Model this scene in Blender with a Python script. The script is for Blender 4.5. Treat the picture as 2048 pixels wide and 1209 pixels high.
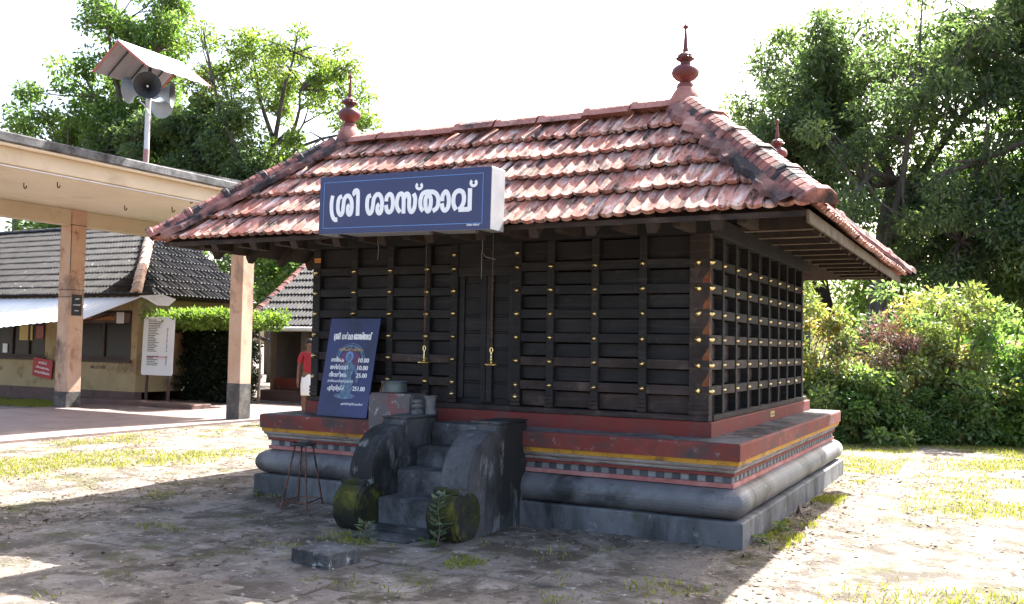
import bpy, bmesh, math, random
import numpy as np
from mathutils import Vector, Matrix, noise as mnoise

for o in list(bpy.data.objects):
    bpy.data.objects.remove(o, do_unlink=True)
SC = bpy.context.scene
COL = SC.collection
R = math.radians
random.seed(7)

# ------------------------------------------------------------------ camera
cam_d = bpy.data.cameras.new('camera')
cam = bpy.data.objects.new('camera', cam_d)
COL.objects.link(cam)
cam_d.sensor_width = 36.0
cam_d.lens = 32.846
cam_d.clip_start = 0.05
cam_d.clip_end = 1500
_r = Vector((0.8845582, 0.4661208, 0.0169766))
_d = Vector((-0.0068638, 0.0494012, -0.9987554))
_f = Vector((-0.4663794, 0.8833407, 0.0468976))
cam.matrix_world = Matrix(((_r.x, -_d.x, -_f.x, 1.8944), (_r.y, -_d.y, -_f.y, -7.6652),
                           (_r.z, -_d.z, -_f.z, 1.62), (0, 0, 0, 1)))
SC.camera = cam

# ------------------------------------------------------------------ light
SUN_DIR = Vector((0.165, 0.91, 1.0)).normalized()      # towards the sun
SUN_ELEV = math.asin(SUN_DIR.z)
SUN_AZ = math.atan2(SUN_DIR.x, SUN_DIR.y)
world = bpy.data.worlds.new('World')
SC.world = world
world.use_nodes = True
wn = world.node_tree
bg = wn.nodes['Background']
sky = wn.nodes.new('ShaderNodeTexSky')
sky.sky_type = 'NISHITA'
sky.sun_disc = False
sky.sun_elevation = SUN_ELEV
sky.sun_rotation = SUN_AZ
sky.air_density = 1.0
sky.dust_density = 5.0
sky.ozone_density = 1.0
wn.links.new(sky.outputs[0], bg.inputs[0])
bg.inputs[1].default_value = 0.10
sun_d = bpy.data.lights.new('sun', 'SUN')
sun_d.energy = 5.0
sun_d.angle = R(0.5)
sun_d.color = (1.0, 0.97, 0.92)
sun = bpy.data.objects.new('sun', sun_d)
COL.objects.link(sun)
sun.rotation_euler = SUN_DIR.to_track_quat('Z', 'Y').to_euler()
sun.location = (2, 8, 12)
SC.view_settings.view_transform = 'Standard'
SC.view_settings.look = 'None'
SC.view_settings.gamma = 1.0
SC.view_settings.exposure = 2.65
SC.view_settings.use_curve_mapping = False
SC.cycles.max_bounces = 6
SC.cycles.diffuse_bounces = 3
SC.cycles.transmission_bounces = 4
SC.cycles.transparent_max_bounces = 6

# ------------------------------------------------------------------ object helpers
W = {}
I4 = Matrix.Identity(4)


def add(name, me, mat=None, parent=None, M=None):
    o = bpy.data.objects.new(name, me)
    COL.objects.link(o)
    M = M or I4
    if me is not None and mat is not None and not me.materials:
        me.materials.append(mat)
    if parent is not None:
        o.parent = parent
        o.matrix_parent_inverse = W[parent].inverted()
    o.matrix_basis = M
    W[o] = M.copy()
    return o


def tag(o, label, cat, group=None):
    o['label'] = label
    o['category'] = cat
    if group:
        o['group'] = group
    return o


def empty(name, loc, label, cat, group=None):
    o = add(name, None, M=Matrix.Translation(loc))
    o.empty_display_size = 0.2
    return tag(o, label, cat, group)


def frame(origin, ex, ey, ez):
    return Matrix(((ex[0], ey[0], ez[0], origin[0]), (ex[1], ey[1], ez[1], origin[1]),
                   (ex[2], ey[2], ez[2], origin[2]), (0, 0, 0, 1)))


class MB:
    def __init__(s):
        s.v = []
        s.f = []

    def add(s, vs, fs, M=None):
        n = len(s.v)
        if M is not None:
            vs = [tuple(M @ Vector(p)) for p in vs]
        s.v += [tuple(p) for p in vs]
        s.f += [tuple(i + n for i in f) for f in fs]
        return s

    def box(s, x0, x1, y0, y1, z0, z1, M=None):
        vs = [(x0, y0, z0), (x1, y0, z0), (x1, y1, z0), (x0, y1, z0), (x0, y0, z1), (x1, y0, z1), (x1, y1, z1), (x0, y1, z1)]
        fs = [(3, 2, 1, 0), (4, 5, 6, 7), (0, 1, 5, 4), (1, 2, 6, 5), (2, 3, 7, 6), (3, 0, 4, 7)]
        return s.add(vs, fs, M)

    def prism(s, poly, a0, a1, axis='x', M=None):
        """poly (2-D, counter-clockwise) extruded along an axis"""
        n = len(poly)
        def mk(p, a):
            return {'x': (a, p[0], p[1]), 'y': (p[0], a, p[1]), 'z': (p[0], p[1], a)}[axis]
        vs = [mk(p, a0) for p in poly] + [mk(p, a1) for p in poly]
        fs = [tuple(range(n - 1, -1, -1)), tuple(range(n, 2 * n))]
        fs += [(i, (i + 1) % n, n + (i + 1) % n, n + i) for i in range(n)]
        return s.add(vs, fs, M)

    def tube(s, pts, rad, n=8, cap=True):
        pts = [Vector(p) for p in pts]
        if not hasattr(rad, '__len__'):
            rad = [rad] * len(pts)
        vs = []
        fs = []
        up = None
        for i, p in enumerate(pts):
            t = (pts[min(i + 1, len(pts) - 1)] - pts[max(i - 1, 0)]).normalized()
            if up is None:
                up = Vector((0, 0, 1)) if abs(t.z) < 0.9 else Vector((1, 0, 0))
            a = t.cross(up).normalized()
            up = a.cross(t).normalized()
            for k in range(n):
                c, sn = math.cos(2 * math.pi * k / n), math.sin(2 * math.pi * k / n)
                vs.append(tuple(p + (a * c + up * sn) * rad[i]))
        for i in range(len(pts) - 1):
            for k in range(n):
                fs.append((i * n + k, (i + 1) * n + k, (i + 1) * n + (k + 1) % n, i * n + (k + 1) % n))
        if cap:
            fs.append(tuple(range(n)))
            fs.append(tuple(range(len(pts) * n - 1, (len(pts) - 1) * n - 1, -1)))
        return s.add(vs, fs)

    def lathe(s, prof, n=16, M=None, lobes=None):
        vs = []
        fs = []
        for i, (r, z) in enumerate(prof):
            for k in range(n):
                a = 2 * math.pi * k / n
                rr = r
                if lobes and i in lobes:
                    rr = r * (1 + 0.12 * math.cos(a * n / 2))
                vs.append((rr * math.cos(a), rr * math.sin(a), z))
        for i in range(len(prof) - 1):
            for k in range(n):
                fs.append((i * n + k, i * n + (k + 1) % n, (i + 1) * n + (k + 1) % n, (i + 1) * n + k))
        if prof[0][0] > 1e-5:
            fs.append(tuple(range(n - 1, -1, -1)))
        if prof[-1][0] > 1e-5:
            fs.append(tuple((len(prof) - 1) * n + k for k in range(n)))
        return s.add(vs, fs, M)

    def ring(s, rect, prof):
        """mitred sweep of profile [(inset, z)] round a rectangle"""
        x0, x1, y0, y1 = rect
        vs = []
        for d, z in prof:
            vs += [(x0 + d, y0 + d, z), (x1 - d, y0 + d, z), (x1 - d, y1 - d, z), (x0 + d, y1 - d, z)]
        fs = []
        for i in range(len(prof) - 1):
            for k in range(4):
                fs.append((i * 4 + k, i * 4 + (k + 1) % 4, (i + 1) * 4 + (k + 1) % 4, (i + 1) * 4 + k))
        return s.add(vs, fs)

    def mesh(s, name, smooth=False, bevel=0.0, seg=1, rough=0.0, merge=False):
        me = bpy.data.meshes.new(name)
        me.from_pydata(s.v, [], s.f)
        if bevel or merge:
            bm = bmesh.new()
            bm.from_mesh(me)
            if merge:
                bmesh.ops.remove_doubles(bm, verts=bm.verts, dist=1e-5)
            if bevel:
                es = [e for e in bm.edges if len(e.link_faces) == 2 and e.calc_face_angle(0) > 0.5]
                bmesh.ops.bevel(bm, geom=es, offset=bevel, segments=seg, affect='EDGES', clamp_overlap=True)
            bm.to_mesh(me)
            bm.free()
        if smooth:
            me.polygons.foreach_set('use_smooth', [True] * len(me.polygons))
            if smooth == 'auto':
                me.set_sharp_from_angle(angle=R(38))
        me.update()
        return me

    def build(s, name, mat, parent=None, smooth=False, bevel=0.0, seg=1, merge=False):
        return add(name, s.mesh(name, smooth, bevel, seg, merge=merge), mat, parent)


def roughen(me, amp, scale, cuts=0, seed=0):
    """subdivide and push vertices about: worn stone and plaster"""
    bm = bmesh.new()
    bm.from_mesh(me)
    if cuts:
        bmesh.ops.subdivide_edges(bm, edges=bm.edges[:], cuts=cuts, use_grid_fill=True)
    off = Vector((seed * 3.1, seed * 1.7, seed))
    for v in bm.verts:
        v.co += mnoise.noise_vector(v.co * scale + off) * amp
    bm.to_mesh(me)
    bm.free()
    me.update()
    return me


# ------------------------------------------------------------------ materials
def mat_new(name):
    m = bpy.data.materials.new(name)
    m.use_nodes = True
    nt = m.node_tree
    return m, nt, nt.nodes['Principled BSDF']


def ramp(nt, stops, fac):
    r = nt.nodes.new('ShaderNodeValToRGB')
    el = r.color_ramp.elements
    while len(el) < len(stops):
        el.new(0.5)
    for e, (p, c) in zip(el, stops):
        e.position = p
        e.color = (*c, 1) if len(c) == 3 else c
    nt.links.new(fac, r.inputs[0])
    return r.outputs[0]


def noise_node(nt, vec, scale, detail=6, rough=0.6, dist=0.0, w=None):
    n = nt.nodes.new('ShaderNodeTexNoise')
    if w is not None:
        n.noise_dimensions = '4D'
        nt.links.new(w, n.inputs['W'])
    n.inputs['Scale'].default_value = scale
    n.inputs['Detail'].default_value = detail
    n.inputs['Roughness'].default_value = rough
    n.inputs['Distortion'].default_value = dist
    nt.links.new(vec, n.inputs['Vector'])
    return n.outputs[0]


def mixc(nt, fac, a, b, mode='MIX'):
    m = nt.nodes.new('ShaderNodeMix')
    m.data_type = 'RGBA'
    m.blend_type = mode
    for sock, val in ((m.inputs[0], fac), (m.inputs[6], a), (m.inputs[7], b)):
        if isinstance(val, (int, float)):
            sock.default_value = val
        elif isinstance(val, tuple):
            sock.default_value = (*val, 1)
        else:
            nt.links.new(val, sock)
    return m.outputs[2]


def surf(name, cols, scale=3.0, rough=0.85, layers=(), bump=0.3, bscale=30.0, rnd=0.0, local=False,
         stretch=(1, 1, 1), metallic=0.0, spec=0.3, lo=0.3, hi=0.7, bdist=0.01):
    """noise blend of colours + layers [(colour, scale, lo, hi, stretch)] of stains"""
    m, nt, b = mat_new(name)
    L = nt.links
    w = None
    oi = nt.nodes.new('ShaderNodeObjectInfo')
    if local:
        src = nt.nodes.new('ShaderNodeTexCoord').outputs['Object']
        mul = nt.nodes.new('ShaderNodeMath')
        mul.operation = 'MULTIPLY'
        mul.inputs[1].default_value = 60
        L.new(oi.outputs['Random'], mul.inputs[0])
        w = mul.outputs[0]
    else:
        src = nt.nodes.new('ShaderNodeNewGeometry').outputs['Position']

    def coords(st):
        mp = nt.nodes.new('ShaderNodeMapping')
        mp.inputs['Scale'].default_value = st
        L.new(src, mp.inputs['Vector'])
        return mp.outputs[0]
    n = noise_node(nt, coords(stretch), scale, 8, 0.62, 0.2, w)
    k = len(cols)
    c = ramp(nt, [(lo + (hi - lo) * i / max(1, k - 1), q) for i, q in enumerate(cols)], n)
    for lay in layers:
        q, s2, l2, h2 = lay[:4]
        st = lay[4] if len(lay) > 4 else (1, 1, 1)
        f = ramp(nt, [(l2, (0, 0, 0)), (h2, (1, 1, 1))], noise_node(nt, coords(st), s2, 9, 0.65, 0.3, w))
        c = mixc(nt, f, c, q)
    if rnd:
        hs = nt.nodes.new('ShaderNodeHueSaturation')
        mr = nt.nodes.new('ShaderNodeMapRange')
        mr.inputs[3].default_value = 1 - rnd
        mr.inputs[4].default_value = 1 + rnd
        L.new(oi.outputs['Random'], mr.inputs[0])
        L.new(mr.outputs[0], hs.inputs['Value'])
        L.new(c, hs.inputs['Color'])
        c = hs.outputs[0]
    L.new(c, b.inputs['Base Color'])
    b.inputs['Roughness'].default_value = rough
    b.inputs['Metallic'].default_value = metallic
    b.inputs['Specular IOR Level'].default_value = spec
    if bump:
        bn = nt.nodes.new('ShaderNodeBump')
        bn.inputs['Strength'].default_value = bump
        bn.inputs['Distance'].default_value = bdist
        L.new(noise_node(nt, coords(stretch), bscale, 6, 0.65, 0, w), bn.inputs['Height'])
        L.new(bn.outputs[0], b.inputs['Normal'])
    return m


def leafmat(name, cols, trans=0.45, rough=0.45, tint=(1.15, 1.25, 0.6)):
    m, nt, b = mat_new(name)
    at = nt.nodes.new('ShaderNodeAttribute')
    at.attribute_name = 'rnd'
    k = len(cols)
    c = ramp(nt, [(i / max(1, k - 1), q) for i, q in enumerate(cols)], at.outputs['Fac'])
    nt.links.new(c, b.inputs['Base Color'])
    b.inputs['Roughness'].default_value = rough
    b.inputs['Specular IOR Level'].default_value = 0.35
    tr = nt.nodes.new('ShaderNodeBsdfTranslucent')
    nt.links.new(mixc(nt, 1.0, c, tint, 'MULTIPLY'), tr.inputs[0])
    mx = nt.nodes.new('ShaderNodeMixShader')
    mx.inputs[0].default_value = trans
    nt.links.new(b.outputs[0], mx.inputs[1])
    nt.links.new(tr.outputs[0], mx.inputs[2])
    nt.links.new(mx.outputs[0], nt.nodes['Material Output'].inputs[0])
    return m


BLACKMOULD = (0.030, 0.030, 0.030)
MOSS = (0.050, 0.060, 0.012)
M_ = {}
M_['ground'] = surf('earth', [(0.125, 0.102, 0.082), (0.175, 0.146, 0.120), (0.240, 0.205, 0.174)], 1.6, 0.95,
                    [((0.30, 0.262, 0.225), 2.8, 0.52, 0.66), ((0.070, 0.056, 0.042), 2.4, 0.47, 0.59), ((0.066, 0.063, 0.022), 1.5, 0.53, 0.66), ((0.38, 0.34, 0.30), 9, 0.61, 0.69), ((0.055, 0.044, 0.034), 15, 0.56, 0.65)],
                    bump=1.0, bscale=24, bdist=0.035)
M_['slab'] = surf('paving', [(0.115, 0.096, 0.083), (0.160, 0.137, 0.120), (0.225, 0.196, 0.176)], 1.9, 0.92,
                  [((0.30, 0.262, 0.236), 2.6, 0.53, 0.66), ((0.066, 0.054, 0.042), 2.1, 0.46, 0.59), ((0.062, 0.060, 0.022), 2.6, 0.54, 0.67), ((0.37, 0.335, 0.31), 8, 0.61, 0.69), ((0.052, 0.043, 0.035), 14, 0.56, 0.65)],
                  bump=1.0, bscale=30, bdist=0.02, rnd=0.10)
M_['pebble'] = surf('pebble', [(0.10, 0.085, 0.07), (0.20, 0.17, 0.145), (0.34, 0.30, 0.27)], 9, 0.9, bump=0.4)
M_['plinth'] = surf('plinth_grey', [(0.088, 0.088, 0.092), (0.125, 0.125, 0.130), (0.165, 0.165, 0.170)], 2.2, 0.8,
                    [((0.030, 0.030, 0.030), 1.4, 0.47, 0.63, (1, 1, 0.35)), ((0.23, 0.225, 0.22), 7, 0.60, 0.72), ((0.04, 0.04, 0.04), 14, 0.60, 0.70), ((0.06, 0.062, 0.03), 3, 0.60, 0.72)], bump=0.45, bscale=45)
M_['torus'] = surf('torus_grey', [(0.095, 0.095, 0.101), (0.13, 0.13, 0.137), (0.165, 0.165, 0.172)], 1.8, 0.5,
                   [((0.034, 0.034, 0.035), 1.7, 0.49, 0.65), ((0.04, 0.04, 0.042), 11, 0.62, 0.72), ((0.26, 0.25, 0.24), 14, 0.64, 0.74)], bump=0.35, bscale=50, spec=0.45)
M_['redpl'] = surf('red_oxide', [(0.135, 0.025, 0.019), (0.175, 0.036, 0.028), (0.215, 0.062, 0.05)], 1.8, 0.75,
                   [((0.085, 0.040, 0.036), 2.6, 0.46, 0.64), ((0.055, 0.05, 0.048), 1.7, 0.52, 0.66, (1, 1, 1.8)), ((0.26, 0.22, 0.19), 9, 0.60, 0.72)], bump=0.35, bscale=35)
M_['redpl2'] = surf('red_oxide_upper', [(0.15, 0.025, 0.019), (0.185, 0.033, 0.026)], 1.5, 0.7,
                    [((0.11, 0.045, 0.04), 2.2, 0.48, 0.66), ((0.10, 0.08, 0.078), 6, 0.58, 0.70)], bump=0.3, bscale=30)
M_['ledge'] = surf('ledge_stone', [(0.12, 0.11, 0.11), (0.19, 0.175, 0.17)], 2.0, 0.9,
                   [((0.035, 0.033, 0.032), 1.8, 0.42, 0.58), ((0.17, 0.07, 0.06), 3, 0.56, 0.70), ((0.26, 0.25, 0.24), 9, 0.60, 0.70)], bump=0.5, bscale=30)
M_['pink'] = surf('pink_band', [(0.27, 0.085, 0.078), (0.36, 0.145, 0.13), (0.42, 0.24, 0.22)], 4, 0.85, [((0.12, 0.08, 0.08), 5, 0.62, 0.72)], bump=0.4)
M_['frieze'] = surf('frieze', [(0.16, 0.16, 0.165), (0.24, 0.24, 0.24)], 6, 0.85, bump=0.3)
M_['chk_dark'] = surf('check_dark', [(0.040, 0.044, 0.052), (0.075, 0.078, 0.085)], 6, 0.7, [((0.2, 0.2, 0.2), 20, 0.70, 0.76)], bump=0.2, rnd=0.2)
M_['chk_lite'] = surf('check_grey', [(0.15, 0.15, 0.155), (0.22, 0.22, 0.225)], 8, 0.8, [((0.08, 0.08, 0.08), 24, 0.60, 0.7)], bump=0.2, rnd=0.15)
M_['fillet'] = surf('red_fillet', [(0.14, 0.026, 0.022), (0.20, 0.045, 0.038)], 4, 0.75, [((0.10, 0.07, 0.07), 6, 0.58, 0.7)], bump=0.2)
M_['cyma'] = surf('grey_moulding', [(0.17, 0.145, 0.135), (0.27, 0.235, 0.22), (0.36, 0.32, 0.30)], 4, 0.85,
                  [((0.10, 0.08, 0.075), 3, 0.50, 0.66, (1, 1, 4))], bump=0.3)
M_['yellow'] = surf('yellow_band', [(0.40, 0.19, 0.020), (0.50, 0.26, 0.034)], 3, 0.7, [((0.16, 0.09, 0.035), 5, 0.52, 0.68)], bump=0.2)
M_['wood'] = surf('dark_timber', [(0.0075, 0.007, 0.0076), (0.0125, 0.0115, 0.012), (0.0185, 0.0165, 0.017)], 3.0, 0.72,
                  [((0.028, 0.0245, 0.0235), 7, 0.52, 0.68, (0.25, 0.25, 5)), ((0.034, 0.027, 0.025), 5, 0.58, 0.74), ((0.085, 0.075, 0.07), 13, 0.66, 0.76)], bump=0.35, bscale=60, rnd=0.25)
M_['wood2'] = surf('brown_timber', [(0.020, 0.0135, 0.012), (0.034, 0.023, 0.020), (0.056, 0.038, 0.033)], 3.0, 0.75,
                   [((0.062, 0.047, 0.042), 7, 0.52, 0.68, (0.25, 0.25, 5)), ((0.10, 0.072, 0.062), 6, 0.56, 0.72), ((0.012, 0.010, 0.010), 2, 0.50, 0.65)], bump=0.4, bscale=60, rnd=0.2)
M_['beam'] = surf('rafter_timber', [(0.020, 0.013, 0.0105), (0.036, 0.024, 0.019), (0.060, 0.042, 0.033)], 3, 0.8,
                  [((0.016, 0.011, 0.010), 3, 0.48, 0.64)], bump=0.4, bscale=50, rnd=0.15)
M_['fascia'] = surf('fascia_timber', [(0.09, 0.066, 0.042), (0.145, 0.112, 0.075)], 3, 0.85, [((0.06, 0.042, 0.03), 5, 0.48, 0.64)], bump=0.3)
M_['tile'] = surf('terracotta', [(0.26, 0.085, 0.060), (0.37, 0.155, 0.118), (0.50, 0.285, 0.235)], 4, 0.9,
                  [((0.60, 0.48, 0.43), 5, 0.48, 0.66, (2.5, 0.7, 1)), ((0.036, 0.023, 0.021), 4.0, 0.49, 0.60, (3.4, 0.5, 1)), ((0.38, 0.34, 0.22), 3.5, 0.58, 0.72, (1.5, 0.8, 1)), ((0.05, 0.03, 0.028), 22, 0.58, 0.66, (1, 0.6, 1))],
                  bump=0.5, bscale=60, rnd=0.25, local=True, spec=0.2)
M_['hip'] = surf('hip_terracotta', [(0.22, 0.068, 0.05), (0.33, 0.125, 0.10), (0.44, 0.21, 0.175)], 3.5, 0.8,
                 [((0.028, 0.022, 0.022), 3.0, 0.42, 0.56, (1, 1.6, 1)), ((0.46, 0.39, 0.34), 11, 0.62, 0.72)],
                 bump=0.6, bscale=40, rnd=0.15, local=True)
M_['bedding'] = surf('bedding_mortar', [(0.15, 0.06, 0.05), (0.26, 0.12, 0.10), (0.36, 0.20, 0.17)], 3.5, 0.9,
                     [((0.025, 0.022, 0.024), 1.6, 0.44, 0.58)], bump=0.8, bscale=26)
M_['mortar'] = surf('salmon_plaster', [(0.25, 0.095, 0.075), (0.34, 0.15, 0.12), (0.42, 0.22, 0.185)], 3.5, 0.85,
                    [((0.07, 0.042, 0.04), 2.4, 0.54, 0.68)], bump=0.5, bscale=30)
M_['finial'] = surf('finial_red', [(0.085, 0.016, 0.014), (0.125, 0.026, 0.022), (0.17, 0.05, 0.045)], 4, 0.5,
                    [((0.05, 0.026, 0.026), 5, 0.52, 0.66)], bump=0.15, spec=0.4)
M_['stair'] = surf('stair_stone', [(0.045, 0.045, 0.047), (0.072, 0.072, 0.075), (0.112, 0.112, 0.116)], 2.0, 0.85,
                   [((0.018, 0.018, 0.018), 1.3, 0.45, 0.58, (1, 1, 0.5)), ((0.21, 0.21, 0.21), 4, 0.58, 0.70, (1.4, 1.4, 0.6)), ((0.030, 0.032, 0.010), 2.2, 0.62, 0.74), ((0.02, 0.02, 0.02), 16, 0.60, 0.70)],
                   bump=0.65, bscale=32)
M_['step'] = surf('step_stone', [(0.075, 0.075, 0.079), (0.12, 0.12, 0.126), (0.175, 0.175, 0.182)], 2.6, 0.85,
                  [((0.030, 0.030, 0.030), 1.8, 0.47, 0.62), ((0.24, 0.24, 0.24), 4, 0.60, 0.72), ((0.03, 0.03, 0.03), 16, 0.60, 0.70)], bump=0.4, bscale=32)
M_['mossy'] = surf('mossy_stone', [(0.010, 0.010, 0.009), (0.022, 0.022, 0.018), (0.04, 0.04, 0.034)], 3.0, 0.95,
                   [((0.040, 0.042, 0.007), 2.4, 0.44, 0.58), ((0.10, 0.095, 0.016), 5, 0.54, 0.66)], bump=0.9, bscale=34)
M_['gap_black'] = surf('gap_shade_black', [(0.004, 0.004, 0.004), (0.006, 0.006, 0.006)], 3, 0.95, bump=0, spec=0.0)  # flat black standing for the dark inside the plank slits
M_['brass'] = surf('brass', [(0.86, 0.64, 0.28), (0.93, 0.76, 0.42)], 8, 0.3, metallic=1.0, bump=0.05, rnd=0.15)
M_['rust'] = surf('rusty_iron', [(0.09, 0.04, 0.025), (0.17, 0.075, 0.045), (0.24, 0.13, 0.09)], 9, 0.8, [((0.03, 0.025, 0.025), 7, 0.5, 0.65)], bump=0.4, bscale=80, metallic=0.2)
M_['iron'] = surf('dark_iron', [(0.018, 0.018, 0.02), (0.05, 0.048, 0.05)], 9, 0.55, bump=0.3, bscale=60, metallic=0.3)
M_['signblue'] = surf('sign_blue', [(0.017, 0.021, 0.082), (0.022, 0.027, 0.098)], 2, 0.32, [((0.30, 0.33, 0.45), 38, 0.77, 0.80)], bump=0.04, spec=0.5)
M_['posterblue'] = surf('poster_blue', [(0.008, 0.010, 0.036), (0.015, 0.021, 0.088), (0.024, 0.034, 0.14)], 2.2, 0.4, bump=0.05, spec=0.4)
M_['lineblue'] = surf('line_blue', [(0.10, 0.22, 0.50), (0.14, 0.28, 0.56)], 6, 0.4, bump=0)
M_['white'] = surf('white_paint', [(0.72, 0.72, 0.72), (0.80, 0.80, 0.80)], 6, 0.5, bump=0.05)
M_['zinc'] = surf('zinc_sheet', [(0.30, 0.31, 0.33), (0.42, 0.43, 0.44)], 5, 0.5, [((0.25, 0.26, 0.28), 7, 0.6, 0.75)], bump=0.1, metallic=0.35)
M_['concrete'] = surf('cream_plaster', [(0.50, 0.41, 0.285), (0.58, 0.49, 0.35)], 0.9, 0.9, [((0.36, 0.27, 0.18), 1.1, 0.55, 0.75)], bump=0.15)
M_['bounce_soffit'] = surf('bounce_lit_plaster', [(0.68, 0.60, 0.46), (0.76, 0.68, 0.54)], 0.9, 0.9, [((0.54, 0.44, 0.31), 1.1, 0.55, 0.75)], bump=0.12)  # paler than the beams: light bounced off the floor, put into the colour
M_['slabedge'] = surf('mouldy_concrete', [(0.05, 0.05, 0.05), (0.10, 0.10, 0.10), (0.20, 0.20, 0.195)], 3, 0.95, [((0.02, 0.02, 0.02), 2, 0.5, 0.65)], bump=0.7)
M_['pillar'] = surf('pillar_paint', [(0.44, 0.27, 0.175), (0.52, 0.345, 0.24), (0.56, 0.41, 0.31)], 1.4, 0.85,
                    [((0.13, 0.095, 0.08), 1.5, 0.54, 0.70, (1, 1, 0.5)), ((0.26, 0.12, 0.085), 3, 0.56, 0.70)], bump=0.2)
M_['pillarbase'] = surf('pillar_base', [(0.045, 0.042, 0.04), (0.09, 0.085, 0.08), (0.19, 0.17, 0.15)], 4, 0.9, [((0.24, 0.12, 0.09), 3, 0.62, 0.72)], bump=0.5)
M_['redfloor'] = surf('red_floor', [(0.17, 0.125, 0.115), (0.23, 0.17, 0.155)], 1.1, 0.6, [((0.12, 0.10, 0.09), 2, 0.5, 0.7)], bump=0.2)
M_['office'] = surf('ochre_wall', [(0.34, 0.25, 0.13), (0.42, 0.32, 0.175)], 1.3, 0.9, [((0.13, 0.09, 0.05), 1.6, 0.53, 0.68), ((0.34, 0.16, 0.08), 1.0, 0.53, 0.68)], bump=0.2)
M_['brownband'] = surf('brown_dado', [(0.11, 0.065, 0.055), (0.16, 0.10, 0.085)], 2, 0.85, [((0.06, 0.05, 0.045), 3, 0.55, 0.7)], bump=0.3)
M_['greytile'] = surf('sooty_tile', [(0.012, 0.0115, 0.012), (0.026, 0.024, 0.0235), (0.045, 0.040, 0.038)], 3.5, 0.7,
                      [((0.010, 0.009, 0.009), 4, 0.5, 0.65, (3, 0.6, 1)), ((0.36, 0.35, 0.33), 12, 0.62, 0.70), ((0.20, 0.10, 0.075), 2, 0.64, 0.75)],
                      bump=0.4, bscale=50, rnd=0.3, local=True, spec=0.3)
M_['greytile_w'] = surf('sooty_tile_field', [(0.012, 0.0115, 0.012), (0.026, 0.024, 0.0235), (0.045, 0.040, 0.038)], 2.5, 0.7,
                        [((0.028, 0.026, 0.026), 3, 0.5, 0.65), ((0.36, 0.35, 0.33), 8, 0.68, 0.74)], bump=0.4, bscale=50, spec=0.3)
M_['tile_w'] = surf('terracotta_field', [(0.34, 0.115, 0.085), (0.46, 0.185, 0.145), (0.56, 0.30, 0.25)], 3, 0.7,
                    [((0.055, 0.035, 0.032), 3.5, 0.54, 0.68)], bump=0.35, bscale=50)
M_['palecap'] = surf('pale_ridge_cap', [(0.42, 0.27, 0.20), (0.52, 0.40, 0.32)], 4, 0.85, [((0.20, 0.09, 0.06), 3, 0.56, 0.7)], bump=0.4, rnd=0.2)
M_['awning'] = surf('awning_sheet', [(0.60, 0.60, 0.58), (0.70, 0.69, 0.67)], 1.5, 0.6, [((0.45, 0.38, 0.32), 1.2, 0.62, 0.76)], bump=0.05)
M_['glass'] = surf('dark_glass', [(0.008, 0.008, 0.009), (0.014, 0.014, 0.014)], 2, 0.3, bump=0, spec=0.25)
M_['frame'] = surf('window_frame', [(0.05, 0.032, 0.025), (0.08, 0.05, 0.04)], 4, 0.7, bump=0.2)
M_['plaster'] = surf('grey_plaster', [(0.12, 0.105, 0.09), (0.17, 0.15, 0.13)], 1.5, 0.9, [((0.12, 0.105, 0.09), 1.4, 0.5, 0.7)], bump=0.3)
M_['redsign'] = surf('red_sign', [(0.38, 0.03, 0.035), (0.45, 0.045, 0.05)], 3, 0.5, bump=0)
M_['blacksign'] = surf('black_plate', [(0.014, 0.017, 0.02), (0.025, 0.03, 0.035)], 3, 0.45, bump=0)
M_['boardwhite'] = surf('board_white', [(0.66, 0.68, 0.69), (0.76, 0.77, 0.77)], 1.5, 0.5, bump=0.02)
M_['ink'] = surf('ink', [(0.03, 0.03, 0.035), (0.06, 0.06, 0.06)], 5, 0.6, bump=0)
M_['redink'] = surf('red_ink', [(0.40, 0.05, 0.05), (0.45, 0.08, 0.08)], 5, 0.6, bump=0)
M_['gold'] = surf('gold_ink', [(0.42, 0.30, 0.10), (0.50, 0.38, 0.15)], 5, 0.6, bump=0)
M_['figblue'] = surf('figure_blue', [(0.025, 0.05, 0.11), (0.08, 0.14, 0.22), (0.20, 0.28, 0.36)], 40, 0.5, bump=0)
M_['figmaroon'] = surf('figure_maroon', [(0.10, 0.03, 0.08), (0.13, 0.05, 0.11)], 10, 0.5, bump=0)
M_['horn'] = surf('horn_grey', [(0.20, 0.24, 0.28), (0.28, 0.32, 0.36)], 3, 0.5, bump=0.05)
M_['horn_in'] = surf('horn_dark', [(0.03, 0.035, 0.04), (0.05, 0.055, 0.06)], 3, 0.5, bump=0)
M_['pole'] = surf('pole_paint', [(0.45, 0.46, 0.48), (0.58, 0.58, 0.60)], 4, 0.6, [((0.30, 0.12, 0.10), 2.5, 0.62, 0.72)], bump=0.2)
M_['polered'] = surf('pole_red', [(0.30, 0.15, 0.15), (0.36, 0.20, 0.19)], 4, 0.7, bump=0.2)
M_['shed'] = surf('shed_sheet', [(0.25, 0.225, 0.23), (0.33, 0.295, 0.295)], 2, 0.6, [((0.30, 0.14, 0.13), 3, 0.60, 0.74)], bump=0.1)
M_['redtrim'] = surf('red_trim', [(0.34, 0.08, 0.07), (0.42, 0.14, 0.12)], 3, 0.7, bump=0.2)
M_['pot'] = surf('verdigris_pot', [(0.075, 0.09, 0.095), (0.12, 0.145, 0.15), (0.20, 0.225, 0.23)], 5, 0.65, [((0.07, 0.08, 0.08), 4, 0.55, 0.7)], bump=0.2, metallic=0.3)
M_['stonelite'] = surf('lamp_stone', [(0.11, 0.11, 0.11), (0.19, 0.185, 0.18)], 8, 0.85, [((0.04, 0.04, 0.04), 6, 0.5, 0.66)], bump=0.4, bscale=50)
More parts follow.
